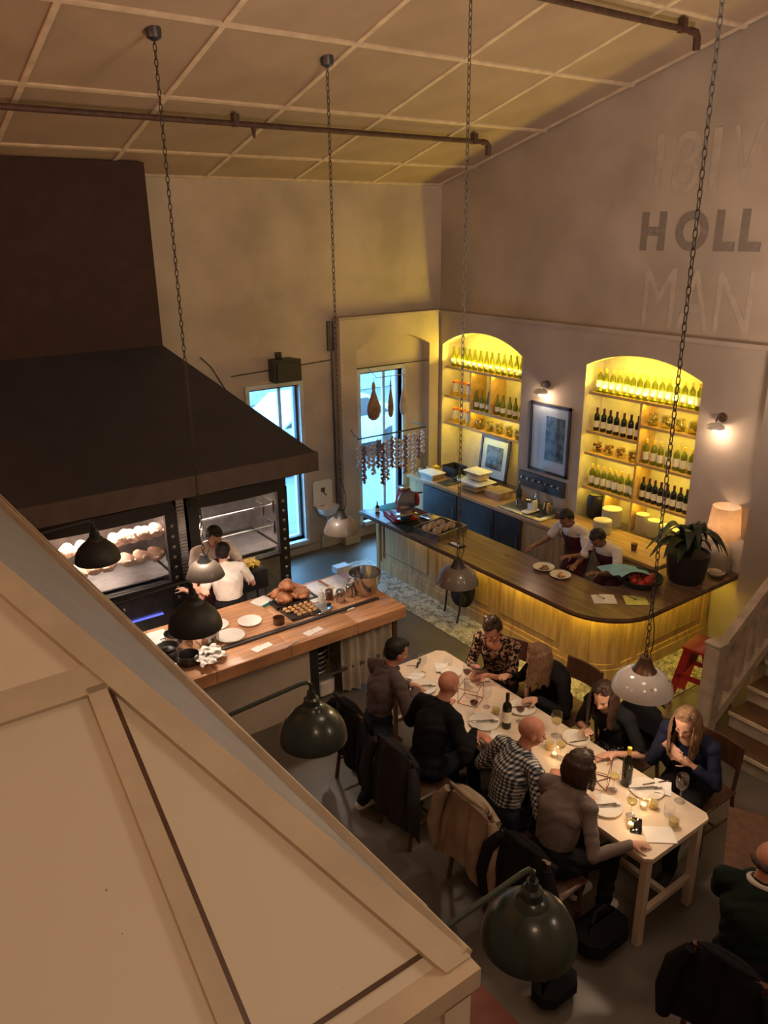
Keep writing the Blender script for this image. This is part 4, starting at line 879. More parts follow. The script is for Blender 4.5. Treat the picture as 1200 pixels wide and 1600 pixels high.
part(MB().b2((-.09,-.12,0),(.09,.12,.06),bev=.02),'base','black',t); part(MB().capsule((0,0,.10),(0,.0,.22),.075,.085,n=20),'motor_housing','steel_dark',t); part(MB().lathe([(.06,.26),(.10,.31),(.095,.31),(.05,.27)],n=22),'hopper','black',t); part(MB().b2((-.02,-.15,.16),(.02,-.07,.19),bev=.008),'spout','steel_bright',t)
simple('teal_bottle','teal plastic bottle behind the grinder','bottle',(2.10,6.30,K),[('bottle_body',MB().lathe([(.035,0),(.04,.01),(.04,.13),(.02,.16)],n=16),'teal'),('cap',MB().lathe([(.018,.16),(.018,.19)],n=12),'teal')])
# ---------------------------------------------------------------- rotisserie ovens
def oven(x0,x1,label,birds):
    yf,yb,z0,z1=8.02,9.0,.28,1.84; w=x1-x0; c=(x0+x1)/2
    t=thing('rotisserie_oven',(c,(yf+yb)/2,0),label,'oven')
    part(MB().b2((x0,yb-.04,z0),(x1,yb,z1)).b2((x0,yf,z0),(x0+.05,yb,z1)).b2((x1-.05,yf,z0),(x1,yb,z1)).b2((x0,yf,z1-.06),(x1,yb,z1)).b2((x0,yf,z0),(x1,yb,z0+.06)).b2((x0+.05,yf+.02,.82),(x1-.05,yb,.86)),'case','steel_dark',t,world=True)
    part(MB().b2((x0+.05,yb-.06,.86),(x1-.05,yb-.045,z1-.06)).b2((x0+.05,yf+.1,.865),(x0+.06,yb-.05,z1-.06)).b2((x1-.06,yf+.1,.865),(x1-.05,yb-.05,z1-.06)).b2((x0+.06,yf+.05,.862),(x1-.06,yb-.06,.875)),'lining','steel',t,world=True)
    # bowed header and frame posts
    part(MB().prism([(x0,yf+.02)]+[(c+w/2*math.sin(a),yf+.02-.10*math.cos(a)) for a in np.linspace(-PI/2,PI/2,14)]+[(x1,yf+.02)],2,z1-.15,z1),'header','black',t,world=True)
    for x in (x0,x1-.13):
        p=part(MB().b2((x,yf-.02,.30),(x+.13,yf+.05,z1-.12)),'control_column','black',t,world=True)

        if x>x0:
            for k in range(10):
                o=bpy.data.objects.new('knob',KN); COL.objects.link(o); o.parent=p; o.location=V3(x+.065,yf-.022,.42+k*.125)-V3(*t.location)
    part(MB().sheet(lambda u,v:(x0+.13+(w-.26)*u,yf-.055*math.sin(PI*u)-.01,.88+(z1-.16-.88)*v),16,2,.004),'curved_glass','pane_glass',t,world=True)
    part(MB().b2((x0+.13,yf-.03,.845),(x1-.13,yf+.02,.88)),'middle_rail','black',t,world=True)
    for k,(a,b) in enumerate(((x0+.13,c-.005),(c+.005,x1-.13))):
        d=part(MB().b2((a,yf-.005,.36),(b,yf+.01,.84)),'lower_door','steel',t,world=True)
        o=bpy.data.objects.new('knob',KB_); COL.objects.link(o); o.parent=d; o.location=V3(c-.05 if k==0 else c+.05,yf-.025,.70)-V3(*t.location)
    for x in (x0+.06,x1-.06):
        for y in (yf+.06,yb-.06): part(MB().tube((x,y,0),(x,y,z0),.03),'leg','steel_dark',t,world=True)
    part(MB().tube((x0+.2,yb-.12,z1-.12),(x1-.2,yb-.12,z1-.12),.018),'heat_tube','heat_lamp',t,world=True); part(MB().tube((x0+.2,yf+.25,z1-.09),(x1-.2,yf+.25,z1-.09),.014),'heat_tube','heat_lamp',t,world=True)
    light('oven_light','AREA',(c,yf+.42,z1-.10),40 if birds else 20,(1,.68,.50),w*.7,.12,look=(c,yf+.5,.8))
    for (y,z) in ((8.34,1.12),(8.34,1.40),(8.62,1.28)): part(MB().tube((x0+.06,y,z),(x1-.06,y,z),.008,n=8).b2((x0+.07,y-.09,z-.08),(x0+.078,y+.09,z+.08)).b2((x1-.078,y-.09,z-.08),(x1-.07,y+.09,z+.08)),'spit','steel',t,world=True)
    part(MB().b2((x0+.08,yf+.12,.90),(x1-.08,yb-.1,.915)),'drip_tray','steel',t,world=True)
    if birds:
        rm=chicken_mesh('spit_chicken','raw_chicken')
        for (y,z) in ((8.34,1.12),(8.34,1.40),(8.62,1.28)):
            for k in range(7):
                if z>1.38 and k<4: continue
                o=bpy.data.objects.new('spit_chicken',rm); COL.objects.link(o); o.location=(x0+.25+k*.185,y,z-.06); o.scale=(1.12,1.12,1.25); o.rotation_euler=(random.uniform(-.5,.5),0,PI/2+random.uniform(-.35,.35)); finish(o,'pale chicken on the %s spit of the left oven, %s'%('lower front' if z==1.12 else 'upper' if z>1.38 else 'rear',ORD[6-k]+' from the right'),'chicken','chickens on the spits of the left oven')
    return t
KN=MB().lathe([(.018,0),(.022,.008),(.012,.016)],axis=(0,-1,0),n=10).mesh('knob','steel')
KB_=MB().ball((0,0,0),.022,n=10,m=8).mesh('knob','steel_bright')
oven(1.42,2.92,'left rotisserie oven with rows of pale chickens behind bowed glass',True)
oven(3.06,4.33,'right empty rotisserie oven behind the two cooks',False)
simple('blue_burner_tube','blue glowing tube low in front of the left oven','tube',(2.35,8.00,.52),[('tube',MB().tube((-.3,0,0),(.3,0,0),.010),'blue_strip')])
mb=MB().b2((2.945,8.05,0),(3.04,8.9,1.86))
for k in range(46): mb.b2((2.95,8.035,.05+k*.039),(3.035,8.052,.07+k*.039))
top(mb,'duct_column','steel','ribbed blue-grey steel duct standing between the two ovens','duct')
simple('white_notice','pale sheet taped at the left of the left oven','paper',(1.33,8.0,1.45),[('sheet',MB().b2((-.08,-.004,0),(.08,0,.3)),'paper')])
t=thing('fries_warmer',(3.55,7.62,0),'black box on a steel stand holding a tub of fries beside the cooks','warmer')
part(MB().b2((-.20,-.14,.74),(.20,.14,.98),bev=.01),'box','black',t)
for sx in (-.17,.17):
    for sy in (-.11,.11): part(MB().tube((sx,sy,0),(sx,sy,.74),.014),'leg','steel',t)
t=tub(3.55,7.62,.985,.36,.24,.09,'clear tub of golden fries behind the cooks',lid=None)
mb=MB()
for k in range(90): 
    a=random.random()*PI; x=random.uniform(-.12,.12); y=random.uniform(-.07,.07); z=random.uniform(.015,.075)
    mb.box((x,y,z),(.07,.011,.011),rz=a,ry=random.uniform(-.3,.3))
part(mb,'fries','fries',t,kind='stuff')
# ---------------------------------------------------------------- back wall objects
s=thing('loudspeaker',(5.22,9.55,2.68),'black loudspeaker mounted on the back wall above the left window','speaker')
part(MB().prism([(-.21,-.13),(.21,-.13),(.16,.12),(-.16,.12)],2,0,.30),'cabinet','black',s,smooth=False); part(MB().b2((-.17,-.145,.03),(.17,-.13,.27)),'grille','black',s); part(MB().b2((-.04,.1,.30),(.04,.148,.38)),'bracket','black',s)
s=thing('wall_basin',(5.85,9.55,.55),'white wall basin with a high splashback between the two windows','basin')
part(MB().prism([(-.17,.15)]+[(-.17,.50)]+[(-.13,.54),(.13,.54),(.17,.50),(.17,.15)],1,.12,.148),'splashback','porcelain',s); part(lathe_shell([(.05,0),(.14,.06),(.17,.15),(.18,.155)],n=24),'bowl','porcelain',s); part(MB().b2((-.03,.105,.36),(.03,.12,.42)).tube((0,.11,.36),(0,.02,.33),.01),'tap','bronze',s); part(MB().path([(0,0,0),(0,0,-.2),(-.06,.08,-.35),(-.06,.1,-.54)],.02),'waste_pipe','plaster_dark',s)
s=thing('cable_run',(6.08,9.68,2.9),'dark conduit and junction box beside the arched window bay','cable')
part(MB().path([(6.09,9.665,3.42),(6.09,9.665,2.4),(6.10,9.665,.4)],.014,n=6),'conduit','steel_dark',s,world=True); part(MB().b2((6.03,9.66,3.0),(6.12,9.70,3.42)),'junction_box','steel_dark',s,world=True); part(MB().path([(6.09,9.69,2.87),(5.5,9.69,2.84),(4.5,9.69,2.80)],.008,n=6),'cable','steel_dark',s,world=True); part(MB().path([(4.08,9.685,3.10),(4.22,9.685,2.96),(4.45,9.685,2.55)],.007,n=6),'cable','steel_dark',s,world=True)
s=thing('hanging_rod',(6.85,9.15,1.81),'thin dark rod carrying the strings of garlic across the arched bay','rod')
part(MB().tube((6.14,9.14,1.78),(7.42,9.14,1.78),.011,n=8),'rod','black',s,world=True); part(MB().path([(7.40,9.14,1.78),(7.45,9.3,1.78),(7.45,9.52,1.78)],.009,n=6).path([(6.18,9.14,1.78),(6.2,9.3,1.80),(6.3,9.53,1.82)],.006,n=6),'bracket','black',s,world=True)
random.seed(5)
for k in range(15):
    x=6.17+k*.085; n=random.randint(8,15) if k not in (0,14) else 8; y=9.14; lon=random.uniform(.0,.08)
    red=k%3==1 or k in(4,5)
    t=thing('garlic_string',(x,y,1.765),('reddish' if red else 'pale')+' string of garlic bulbs, %s on the rod'%nth(k,15),'garlic','%s garlic strings on the rod'%('reddish' if red else 'pale'))
    part(MB().path([(0,0,.0),(0.0,0,-lon-.05-n*.045)],.004,n=5),'string','bristle',t)
    mb=MB()
    for j in range(n):
        z=-.05-lon-j*.043; a=j*2.1+k
        mb.lathe([(.006,.022),(.012,.012),(.026,0),(.026,-.012),(.012,-.022)],c=(.018*math.cos(a),.018*math.sin(a),z),n=8)
        mb.lathe([(.006,.022),(.012,.012),(.024,0),(.024,-.012),(.012,-.022)],c=(-.018*math.cos(a),-.018*math.sin(a),z-.02),n=8)
    part(mb,'bulbs','garlic_red' if red else 'garlic',t,kind='stuff')
s=thing('ham_rail',(6.9,9.3,2.56),'thin rail high in the arched bay from which the hams hang','rail'); part(MB().tube((6.43,9.53,2.72),(7.78,9.53,2.72),.008,n=6),'rail','black',s,world=True); part(MB().tube((6.6,9.30,2.60),(7.3,9.30,2.60),.006,n=6).tube((6.62,9.30,2.60),(6.62,9.53,2.72),.005,n=6).tube((7.28,9.30,2.60),(7.28,9.53,2.72),.005,n=6),'wire','steel',s,world=True)
for k,(x,w,mt,l) in enumerate(((6.56,.115,'ham','large brown cured ham hanging in the window, leftmost of three'),(6.87,.05,'ham','slim brown cured ham seen edge-on, the middle of three'),(7.12,.075,'ham_white','pale cured ham hanging at the right of the window'))):
    t=thing('cured_ham',(x,9.30,1.98),l,'ham'); part(MB().lathe([(w*.35,.0),(w*.8,.04),(w,.14),(w*.85,.24),(w*.45,.36),(w*.22,.44),(w*.28,.50),(w*.16,.56)],n=18,sy=.6),'meat',mt,t); part(MB().path([(0,0,.54),(.01,0,.58),(0,0,.62)],.004,n=5),'string','black',t)

simple('white_carton','small white carton on the floor between the mixing bowl and the bar end','box',(5.55,8.75,0),[('box',MB().b2((-.11,-.07,0),(.11,.07,.09)),'white_plastic'),('flap',MB().box((0,-.09,.10),(.2,.06,.006),rx=-.4),'white_plastic')])
# ---------------------------------------------------------------- long dining table
TZ=.78; TX0,TX1,TY0,TY1=3.67,4.37,2.22,5.12
t=thing('dining_table',(4.02,3.67,0),'long white painted table with slim legs set for eight diners','table')
part(MB().prism([(TX0,TY0+.04),(TX0+.04,TY0),(TX1-.04,TY0),(TX1,TY0+.04),(TX1,TY1-.06),(TX1-.06,TY1),(TX0+.06,TY1),(TX0,TY1-.06)],2,TZ-.028,TZ),'tabletop','table_paint',t,world=True)
part(MB().b2((TX0+.05,TY0+.04,TZ-.11),(TX0+.075,TY1-.05,TZ-.028)).b2((TX1-.075,TY0+.04,TZ-.11),(TX1-.05,TY1-.05,TZ-.028)).b2((TX0+.05,TY0+.04,TZ-.11),(TX1-.05,TY0+.065,TZ-.028)).b2((TX0+.05,TY1-.09,TZ-.11),(TX1-.05,TY1-.065,TZ-.028)),'apron','table_paint',t,world=True)
for x in (TX0+.065,TX1-.065):
    for y in (TY0+.055,3.67,TY1-.08): part(MB().b2((x-.028,y-.028,0),(x+.028,y+.028,TZ-.03),bev=.004),'leg','table_paint',t,world=True)
for y in (TY0+.055,TY1-.08): part(MB().b2((TX0+.08,y-.02,.24),(TX1-.08,y+.02,.28)),'stretcher','table_paint',t,world=True)
part(MB().b2((4.0,TY0+.07,.24),(4.04,TY1-.1,.28)),'stretcher','table_paint',t,world=True)
# ---------------------------------------------------------------- chairs
def chair_proto():
    t=thing('dining_chair',(0,0,-60),'x','chair','dining chairs')
    part(MB().b2((-.21,-.20,.425),(.21,.21,.455),bev=.01),'seat','dark_wood',t)
    for sx in (-1,1):
        part(MB().path([(sx*.18,.18,0),(sx*.175,.17,.425)],.017,n=8),'leg','dark_wood',t)
        part(MB().path([(sx*.20,-.24,0),(sx*.18,-.19,.43),(sx*.19,-.22,.84)],.017,n=8),'leg','dark_wood',t)
        part(MB().path([(sx*.18,.17,.2),(sx*.19,-.21,.2)],.010,n=6),'stretcher','dark_wood',t)
    part(MB().path([(-.18,0,.2),(.18,0,.2)],.010,n=6),'stretcher','dark_wood',t)
    part(MB().sheet(lambda u,v:(-.20+.4*u,-.20-.03*math.sin(PI*u)-.02*v,.64+.2*v),10,4,.018),'backrest','dark_wood',t)
    return t
CP=chair_proto()
def chair(x,y,yaw,label):     # yaw: direction the sitter faces
    return dup(CP,(x,y,0),yaw-PI/2,label)
def jacket(x,y,yaw,mt,label,w=.56,drop=.50,top_=.90,seed=1,sleeves=True):
    t=thing('jacket',(x,y,top_),label,'jacket',rz=yaw-PI/2)
    # local y forward; chair back plane at y=-.22
    def fn(u,v):
        s=2*u-1; L=.26+drop; q=v*L; fold=(.030*math.sin(4.3*s+seed+1.5*q)+.012*math.sin(9.5*s+2*seed-3*q))*min(1,.25+abs(q-.24)*3)
        if q<.24: yy=-.17; zz=-(.24-q)
        else: yy=-.255-.03*min(1,(q-.24)*3); zz=-(q-.24)
        if .2<q<.30: a=(q-.2)/.1; yy=-.17+(-.095)*a; zz=-.02-(.03*(1-math.sin(PI*a)))
        dn=-.11*abs(s)**2.2*(1 if q>.24 else .6)
        ww=w/2*(.80+.34*max(0,q-.24)/max(drop,.1)-.05*math.sin(PI*min(1,max(0,q-.24)/drop)))
        return (s*ww,yy-abs(fold)*(1 if q>.28 else .3)+.075*s*s*(1 if q>.24 else -.2),zz+dn+.04*math.sin(2.5*s+seed)*v*v)
    part(MB().sheet(fn,30,26,.014),'jacket_body',mt,t)
    part(MB().path([(-w*.30,-.26,-.01),(-w*.12,-.285,.015),(0,-.29,.02),(w*.12,-.285,.015),(w*.30,-.26,-.01)],[.008,.020,.024,.020,.008],n=8),'collar',mt,t)
    if sleeves:
        for sx in (-1,1): part(MB().path([(sx*w*.38,-.24,-.10),(sx*w*.49,-.27,-.22),(sx*w*.53,-.30,-.42),(sx*w*.52,-.28,-.62)],[.03,.052,.052,.044],n=10),'sleeve',mt,t)
    return t
# ---------------------------------------------------------------- people
HEADS=[]
def ik(S_,W_,l1,l2,pole):
    S_=np.array(S_,float);W_=np.array(W_,float); d=W_-S_; L=np.linalg.norm(d); L2=min(L,(l1+l2)*.995); d=d/L; W2=S_+d*L2
    a=(l1*l1-l2*l2+L2*L2)/(2*L2); h=math.sqrt(max(l1*l1-a*a,0)); p=np.array(pole,float); p=p-d*(p@d); p=unit(p); return S_+d*a+p*h,W2
def rot(v,ax,a):
    return np.array(Matrix.Rotation(a,3,Vector(ax))@Vector(v))
def hand(mb,reg,W_,d,n,curl,s=1.0,flip=1):
    # W wrist, d finger direction, n back-of-hand normal
    d=unit(d); n=unit(np.array(n,float)-d*(np.array(n,float)@d)); sd=np.cross(d,n)*flip    # sd points to the thumb side
    def cap(a,b,ra,rb,**k): mb.capsule(a,b,ra,rb,n=8,**k); reg.append((a,b,ra,rb,'skin'))
    cap(W_,W_+d*.05*s,.025*s,.028*s,side=sd,asp=1.2); cap(W_+d*.03*s,W_+d*.075*s,.024*s,.022*s,side=sd,asp=1.65)
    for k,(off,l,r) in enumerate(((.030,.070,.0092),(.010,.078,.0095),(-.011,.073,.0092),(-.031,.058,.008))):
        b=W_+d*.088*s+sd*off*s*1.08; dd=unit(d+sd*off*3.2); c=curl
        for j,fr in enumerate((.45,.31,.24)):
            dd=rot(dd,unit(np.cross(dd,-n)),c*(.55 if j==0 else .8)); e=b+dd*l*fr*s*1.1
            cap(b,e,r*s*(1-.08*j),r*s*(1-.08*(j+1))); b=e
    b=W_+d*.02*s+sd*.024*s; dd=unit(d*.55+sd*.75-n*.25)
    for j,l in enumerate((.040,.032,.026)):
        e=b+dd*l*s; cap(b,e,.0125*s*(1-.1*j),.0115*s*(1-.1*j)); b=e; dd=unit(dd+d*.35-n*.12)
def person(label,P,yaw,lean=.1,side=0,hy=0,hp=.25,hr=0,hands=None,hd=None,feet=None,shirt='black_cloth',pants='jeans',shoes='black',skin='skin',hairm='hair_dark',hair='short',sleeve=1.0,fem=False,sc=1.0,sit=True,curl=.5,apron=None,collar=None,neck=.0,extra=None,curve=.25,loose=1.0,poles=None):
    """P pelvis, yaw facing, hands = two wrist targets (left,right) in the world"""
    P=np.array(P,float); f=V3(math.cos(yaw),math.sin(yaw),0); l=V3(-math.sin(yaw),math.cos(yaw),0); U=V3(0,0,1)
    mb=MB(); reg=[]
    def cap(a,b,ra,rb,cls,asp=1,side_=None,n=14): mb.capsule(a,b,ra,rb,n=n,side=side_,asp=asp); reg.append((np.array(a,float),np.array(b,float),ra*(.5+.5*asp),rb*(.5+.5*asp),cls))
    def dirn(a): return unit(U*math.cos(a)+f*math.sin(a)+l*side)
    u0=dirn(lean*.5); u1=dirn(lean*.9); u2=dirn(lean+curve)
    sw=.175 if fem else .195; k=sc
    waist=P+u0*.16*k; chest=waist+u1*.20*k; nb=chest+u2*.17*k; shc=chest+u2*.115*k
    bd=.088 if fem else .10
    cap(P,P+u0*.06*k,.108*k*loose,.105*k*loose,'pants' ,1.42,l); cap(P+u0*.07*k,waist,.098*k*loose,.090*k*loose,'shirt',1.36,l)
    cap(waist,chest,.094*k*loose,(.108 if fem else .112)*k*loose,'shirt',1.36,l); cap(chest,shc,.108*k*loose,.085*k,'shirt',1.46,l)
    if fem:
        for s in(-1,1): mb.ball(chest+u2*.01+f*.075*k+l*s*.065*k,.058*k,n=12,m=8); reg.append((chest+f*.075*k+l*s*.065*k,chest+f*.076*k+l*s*.065*k,.058*k,.058*k,'shirt'))
    sh=[shc+l*s*sw*k-u2*.01 for s in (1,-1)]
    for s,q in zip((1,-1),sh): cap(shc+u2*.03*k+l*s*.05*k,q+u2*.005,.052*k,.056*k,'shirt')
    # neck and head
    hf=rot(f,U,hy); hl=np.cross(U,hf); 
    hf=rot(hf,hl,hp); hu=np.cross(hf,hl); hf=unit(hf)
    if hr: hl=rot(hl,hf,hr); hu=np.cross(hf,hl)
    hc=nb+unit(u2*.7+hu*.6)*.155*k+hf*.018*k
    cap(nb-u2*.05*k,hc-hu*.05*k-hf*.012*k,.056*k if not fem else .048*k,.052*k if not fem else .046*k,'skin')
    hs=k*(1.0 if not fem else .95)
    Hm=np.stack([hl,hf,hu],1)
    def hb(x,y,z,rx,ry,rz,n=18,m=12):
        c=hc+Hm@(V3(x,y,z)*hs); mb.ball(c,V3(rx,ry,rz)*hs,n=n,m=m,Rm=Hm); reg.append((c,c+hf*.001,max(rx,rz)*hs,max(rx,rz)*hs,'skin'))
    hb(0,-.012,.028,.078,.098,.088); hb(0,.018,-.035,.060,.072,.075); hb(0,.052,-.078,.030,.030,.024); hb(0,.072,.012,.052,.018,.016,12,8)
    a=hc+Hm@(V3(0,.085,.0)*hs); b=hc+Hm@(V3(0,.108,-.032)*hs); mb.capsule(a,b,.009*hs,.0135*hs,n=8); reg.append((a,b,.012,.014,'skin'))
    for s in (-1,1): hb(s*.079,-.008,-.008,.010,.020,.030,10,7); hb(s*.040,.060,-.030,.022,.022,.020,10,7)
    hb(0,.086,-.052,.022,.010,.008,10,6)
    # arms
    ua,fa=.285*k,.255*k
    hands=hands or [sh[0]+f*.3-U*.2,sh[1]+f*.3-U*.2]
    for i,(q,W_) in enumerate(zip(sh,hands)):
        s=1 if i==0 else -1
        pole=(poles[i] if poles is not None else (-U*.8+l*s*.55-f*.3)); E_,W2=ik(q,W_,ua,fa,pole)
        ra=.050*k if not fem else .041*k
        def seg(a,b,r0,r1,t0,t1):     # split at the sleeve end
            if sleeve>=t1: cap(a,b,r0*1.12,r1*1.14,'shirt',n=12)
            elif sleeve<=t0: cap(a,b,r0*.92,r1*.92,'skin',n=12)
            else:
                m_s=(sleeve-t0)/(t1-t0); c=a+(b-a)*m_s; rc=r0+(r1-r0)*m_s; cap(a,c,r0*1.12,rc*1.22,'shirt',n=12); cap(c,b,rc*.9,r1*.92,'skin',n=12)
        seg(q,E_,ra,ra*.80,0,.5); seg(E_,W2,ra*.84,ra*.56,.5,1.0)
        dd,nn,cc=(hd[i] if hd is not None else (None,None,curl))
        d=unit(W2-E_) if dd is None else unit(dd); n=U if nn is None else nn
        hand(mb,reg,W2+d*.012,d,n,cc if cc is not None else curl,s=(.92 if fem else 1.0)*k,flip=1 if i==1 else -1)
    # legs
    th,shn=.43*k,.42*k
    for i,s in enumerate((1,-1)):
        hp_=P+l*s*.085*k-u0*.015
        if sit:
            F=P+f*(.46*k)+l*s*(.13)+V3(0,0,.085-P[2]) if feet is None else np.array(feet[i],float)
            Kn,A=ik(hp_,F,th,shn,U*1+f*.6)
        else:
            F=V3(P[0],P[1],.085)+l*s*.10 if feet is None else np.array(feet[i],float)
            Kn,A=ik(hp_,F,th,shn,f)
        cap(hp_,Kn,.080*k*loose,.060*k,'pants',n=12); cap(Kn,A,.058*k,.042*k,'pants',n=12)
        cap(A-U*.03,A+f*.13*k-U*.045,.036*k,.032*k,'shoe',asp=1.15,side_=l,n=10); cap(A-U*.04-f*.03,A-U*.04,.034*k,.036*k,'shoe',n=10)
    if extra: extra(mb,reg,cap)
    zmin=min(v[2] for v in mb.v)
    vox=.0095
    me=remesh_mb(mb,vox,'body',smooth=2)
    co=np.empty(len(me.vertices)*3); me.vertices.foreach_get('co',co); co=co.reshape(-1,3)
    cls=sorted(set(r[4] for r in reg)); D=np.full((len(cls),len(co)),1e9)
    for a,b,ra,rb,c in reg:
        a=np.array(a);b=np.array(b); ab=b-a; L=ab@ab+1e-12; tt=np.clip(((co-a)@ab)/L,0,1); d=np.linalg.norm(co-(a+tt[:,None]*ab),axis=1)-(ra+(rb-ra)*tt)
        j=cls.index(c); D[j]=np.minimum(D[j],d)
    vc=np.argmin(D,0)
    name_=lambda c: cls.index(c) if c in cls else -1
    # neckline: chest skin opening
    if neck>0:
        ctr=nb+f*.06*k; m=(np.linalg.norm((co-ctr)*[1,1,1],axis=1)<neck)&(((co-ctr)@f)>-.03)&(vc==name_('shirt')); vc[m]=name_('skin')
    nrm=np.empty(len(me.vertices)*3); me.vertices.foreach_get('normal',nrm); nrm=nrm.reshape(-1,3)
    base_=V3(P[0],P[1],zmin if not sit else max(zmin,0.0))
    polys=[tuple(p.vertices) for p in me.polygons]; pc=np.array([np.bincount(vc[list(p)]).argmax() for p in polys])
    root=thing('person',base_,label,'person')
    def shell(cname,mt,nm,off,sel=None,wr=.004,smooth_=0):
        idx=[p for p,c in zip(polys,pc) if c==name_(cname)] if sel is None else sel
        if not idx: return
        used=sorted(set(i for p in idx for i in p)); mp={u:i for i,u in enumerate(used)}
        q=co[used]; S_=q.copy()
        if smooth_:
            E=set()
            for p in idx:
                for a_,b_ in zip(p,p[1:]+p[:1]): E.add((min(mp[a_],mp[b_]),max(mp[a_],mp[b_])))
            E=np.array(list(E)); dg_=np.bincount(E.ravel(),minlength=len(used))[:,None]
            for _ in range(smooth_):
                A_=np.zeros_like(S_); np.add.at(A_,E[:,0],S_[E[:,1]]); np.add.at(A_,E[:,1],S_[E[:,0]]); S_=.3*S_+.7*A_/dg_
        extra_=np.clip(((S_-q)*nrm[used]).sum(1),0,.05)
        w=extra_+wr*(np.sin(q@V3(38,21,46)+2*np.sin(q@V3(17,31,9)))+.6*np.sin(q@V3(-61,47,33)))
        v=q+nrm[used]*(off+w)[:,None]-base_
        m2=bpy.data.meshes.new(nm); m2.from_pydata(v.tolist(),[],[tuple(mp[i] for i in p) for p in idx]); m2.materials.append(m_[mt])
        for p in m2.polygons: p.use_smooth=True
        o=bpy.data.objects.new(nm,m2); COL.objects.link(o); o.parent=root; return o
    me.transform(Matrix.Translation(Vector(-base_)))
    me.materials.clear(); me.materials.append(m_[skin]); bo=bpy.data.objects.new('body',me); COL.objects.link(bo); bo.parent=root
    shell('shirt',shirt,'shirt',.009,wr=.003 if not fem else .002,smooth_=130); shell('pants',pants,'trousers',.009,smooth_=20)
    ctr_=l@P
    for s in (1,-1): shell('shoe',shoes,'shoe',.006,sel=[p for p,c in zip(polys,pc) if c==name_('shoe') and s*((co[p[0]]-P)@l)>0],wr=0)
    if apron:
        sel=[p for p,c in zip(polys,pc) if cls[c] in('shirt','pants') and (nrm[list(p)].mean(0)@f)>.15 and .38<co[p[0]][2]<(chest+u2*.02*k)[2] and abs((co[p[0]]-P)@l)<.17]
        shell(None,apron,'apron',.022,sel=sel,wr=.002)
        cs=MB().path([nb+f*.05+l*.05-u2*.02,nb+l*.065-f*.03,nb-f*.07,nb-l*.065-f*.03,nb+f*.05-l*.05-u2*.02],.008,n=6); part(cs,'apron_strap',apron,root,world=True)
        part(MB().path([P+u0*.12+f*math.cos(a)*.13-l*math.sin(a)*.165 for a in np.linspace(.6,2*PI-.6,14)],.008,n=6),'apron_tie',apron,root,world=True)
    if collar:
        part(MB().path([nb+u2*.012*k+(f*(math.cos(a)*.070+.008)+l*math.sin(a)*.074)*k+u2*(-.022*math.cos(a)) for a in np.linspace(.35,2*PI-.35,16)],[.018]*16,n=8),'collar',collar,root,world=True)
    # face
    for s in (-1,1):
        part(MB().ball(hc+Hm@(V3(s*.031,.079,-.002)*hs),.0072*hs,n=8,m=6),'eye','eye',root,world=True)
        part(MB().path([hc+Hm@(V3(s*x,y,z)*hs) for x,y,z in((.016,.093,.018),(.032,.090,.023),(.048,.078,.017))],.0022*hs,n=5),'eyebrow',hairm,root,world=True)
    part(MB().path([hc+Hm@(V3(x,y,-.053)*hs) for x,y in((-.022,.088),(-.008,.096),(.008,.096),(.022,.088))],.0045*hs,n=6),'lips','lip',root,world=True)
    # hair
    HB_=MB()
    def H3(x,y,z): return hc+Hm@(V3(x,y,z)*hs)
    if hair in('short','long','bob','updo'):
        HB_.ball(H3(0,-.022,.040),V3(.088,.100,.090)*hs,n=20,m=14,Rm=Hm); HB_.ball(H3(0,-.045,-.005),V3(.080,.074,.075)*hs,n=16,m=12,Rm=Hm)
        if hair=='short': HB_.ball(H3(0,.045,.092),V3(.055,.04,.030)*hs,Rm=Hm)
    if hair=='fringe': HB_.ball(H3(0,-.050,-.012),V3(.082,.066,.045)*hs,n=16,m=12,Rm=Hm)
    if hair=='updo':
        for x_,y_,z_,r_ in((0,.01,.125,.045),(.03,-.04,.13,.04),(-.03,-.03,.13,.04),(0,.05,.10,.04)): HB_.ball(H3(x_,y_,z_),r_*hs)
    if hair in('long','bob'):
        dn=-U; ln=.30 if hair=='long' else .20
        for a in np.linspace(-2.35,2.35,15):
            st_=H3(.082*math.sin(a),-.028-.085*math.cos(a),.03); out=unit(Hm@V3(math.sin(a),-math.cos(a),0)); L_=ln*(1-.12*abs(a)/2.35)*(1+.08*math.sin(5*a))*k
            m1=st_+dn*.09*k+out*.018; e_=st_+dn*L_+out*(.014 if hair=='long' else .01)
            if abs(a)>1.5: e_=e_+f*.03
            HB_.capsule(st_,m1,.025*hs,.029*hs,n=8); HB_.capsule(m1,e_,.029*hs,.014*hs,n=8)
        for s in (-1,1):
            HB_.capsule(H3(s*.02,.03,.118),H3(s*.078,.045,.03),.022*hs,.018*hs,n=8); HB_.capsule(H3(s*.078,.045,.03),H3(s*.082,.03,-.08),.018*hs,.014*hs,n=8)
    if HB_.v:
        hm=remesh_mb(HB_,.0085,'hair',1); hco=np.array([v.co[:] for v in hm.vertices]); hn=np.array([v.normal[:] for v in hm.vertices])
        rel=hco-hc; an=np.arctan2(rel@hl,-(rel@hf)); ns=.0035*np.sin(an*34+4*np.sin(rel@hu*30))+.002*np.sin(an*71+rel@hu*25)
        loc=hco+hn*ns[:,None]-base_
        # keep the hair clear of the face
        hm.vertices.foreach_set('co',loc.astype(np.float32).ravel())
        fl=rel/hs@Hm       # head-frame coordinates
        line=.052 if hair!='fringe' else -9
        kill=(fl[:,1]>.030)&(np.abs(fl[:,0])<.072)&(fl[:,2]<.078)&(fl[:,2]>-.2)
        if hair=='fringe': kill=kill|(fl[:,2]>.03)
        if hair=='short': kill=kill|((fl[:,1]>.012)&(fl[:,2]<.035))|(fl[:,2]<-.07)
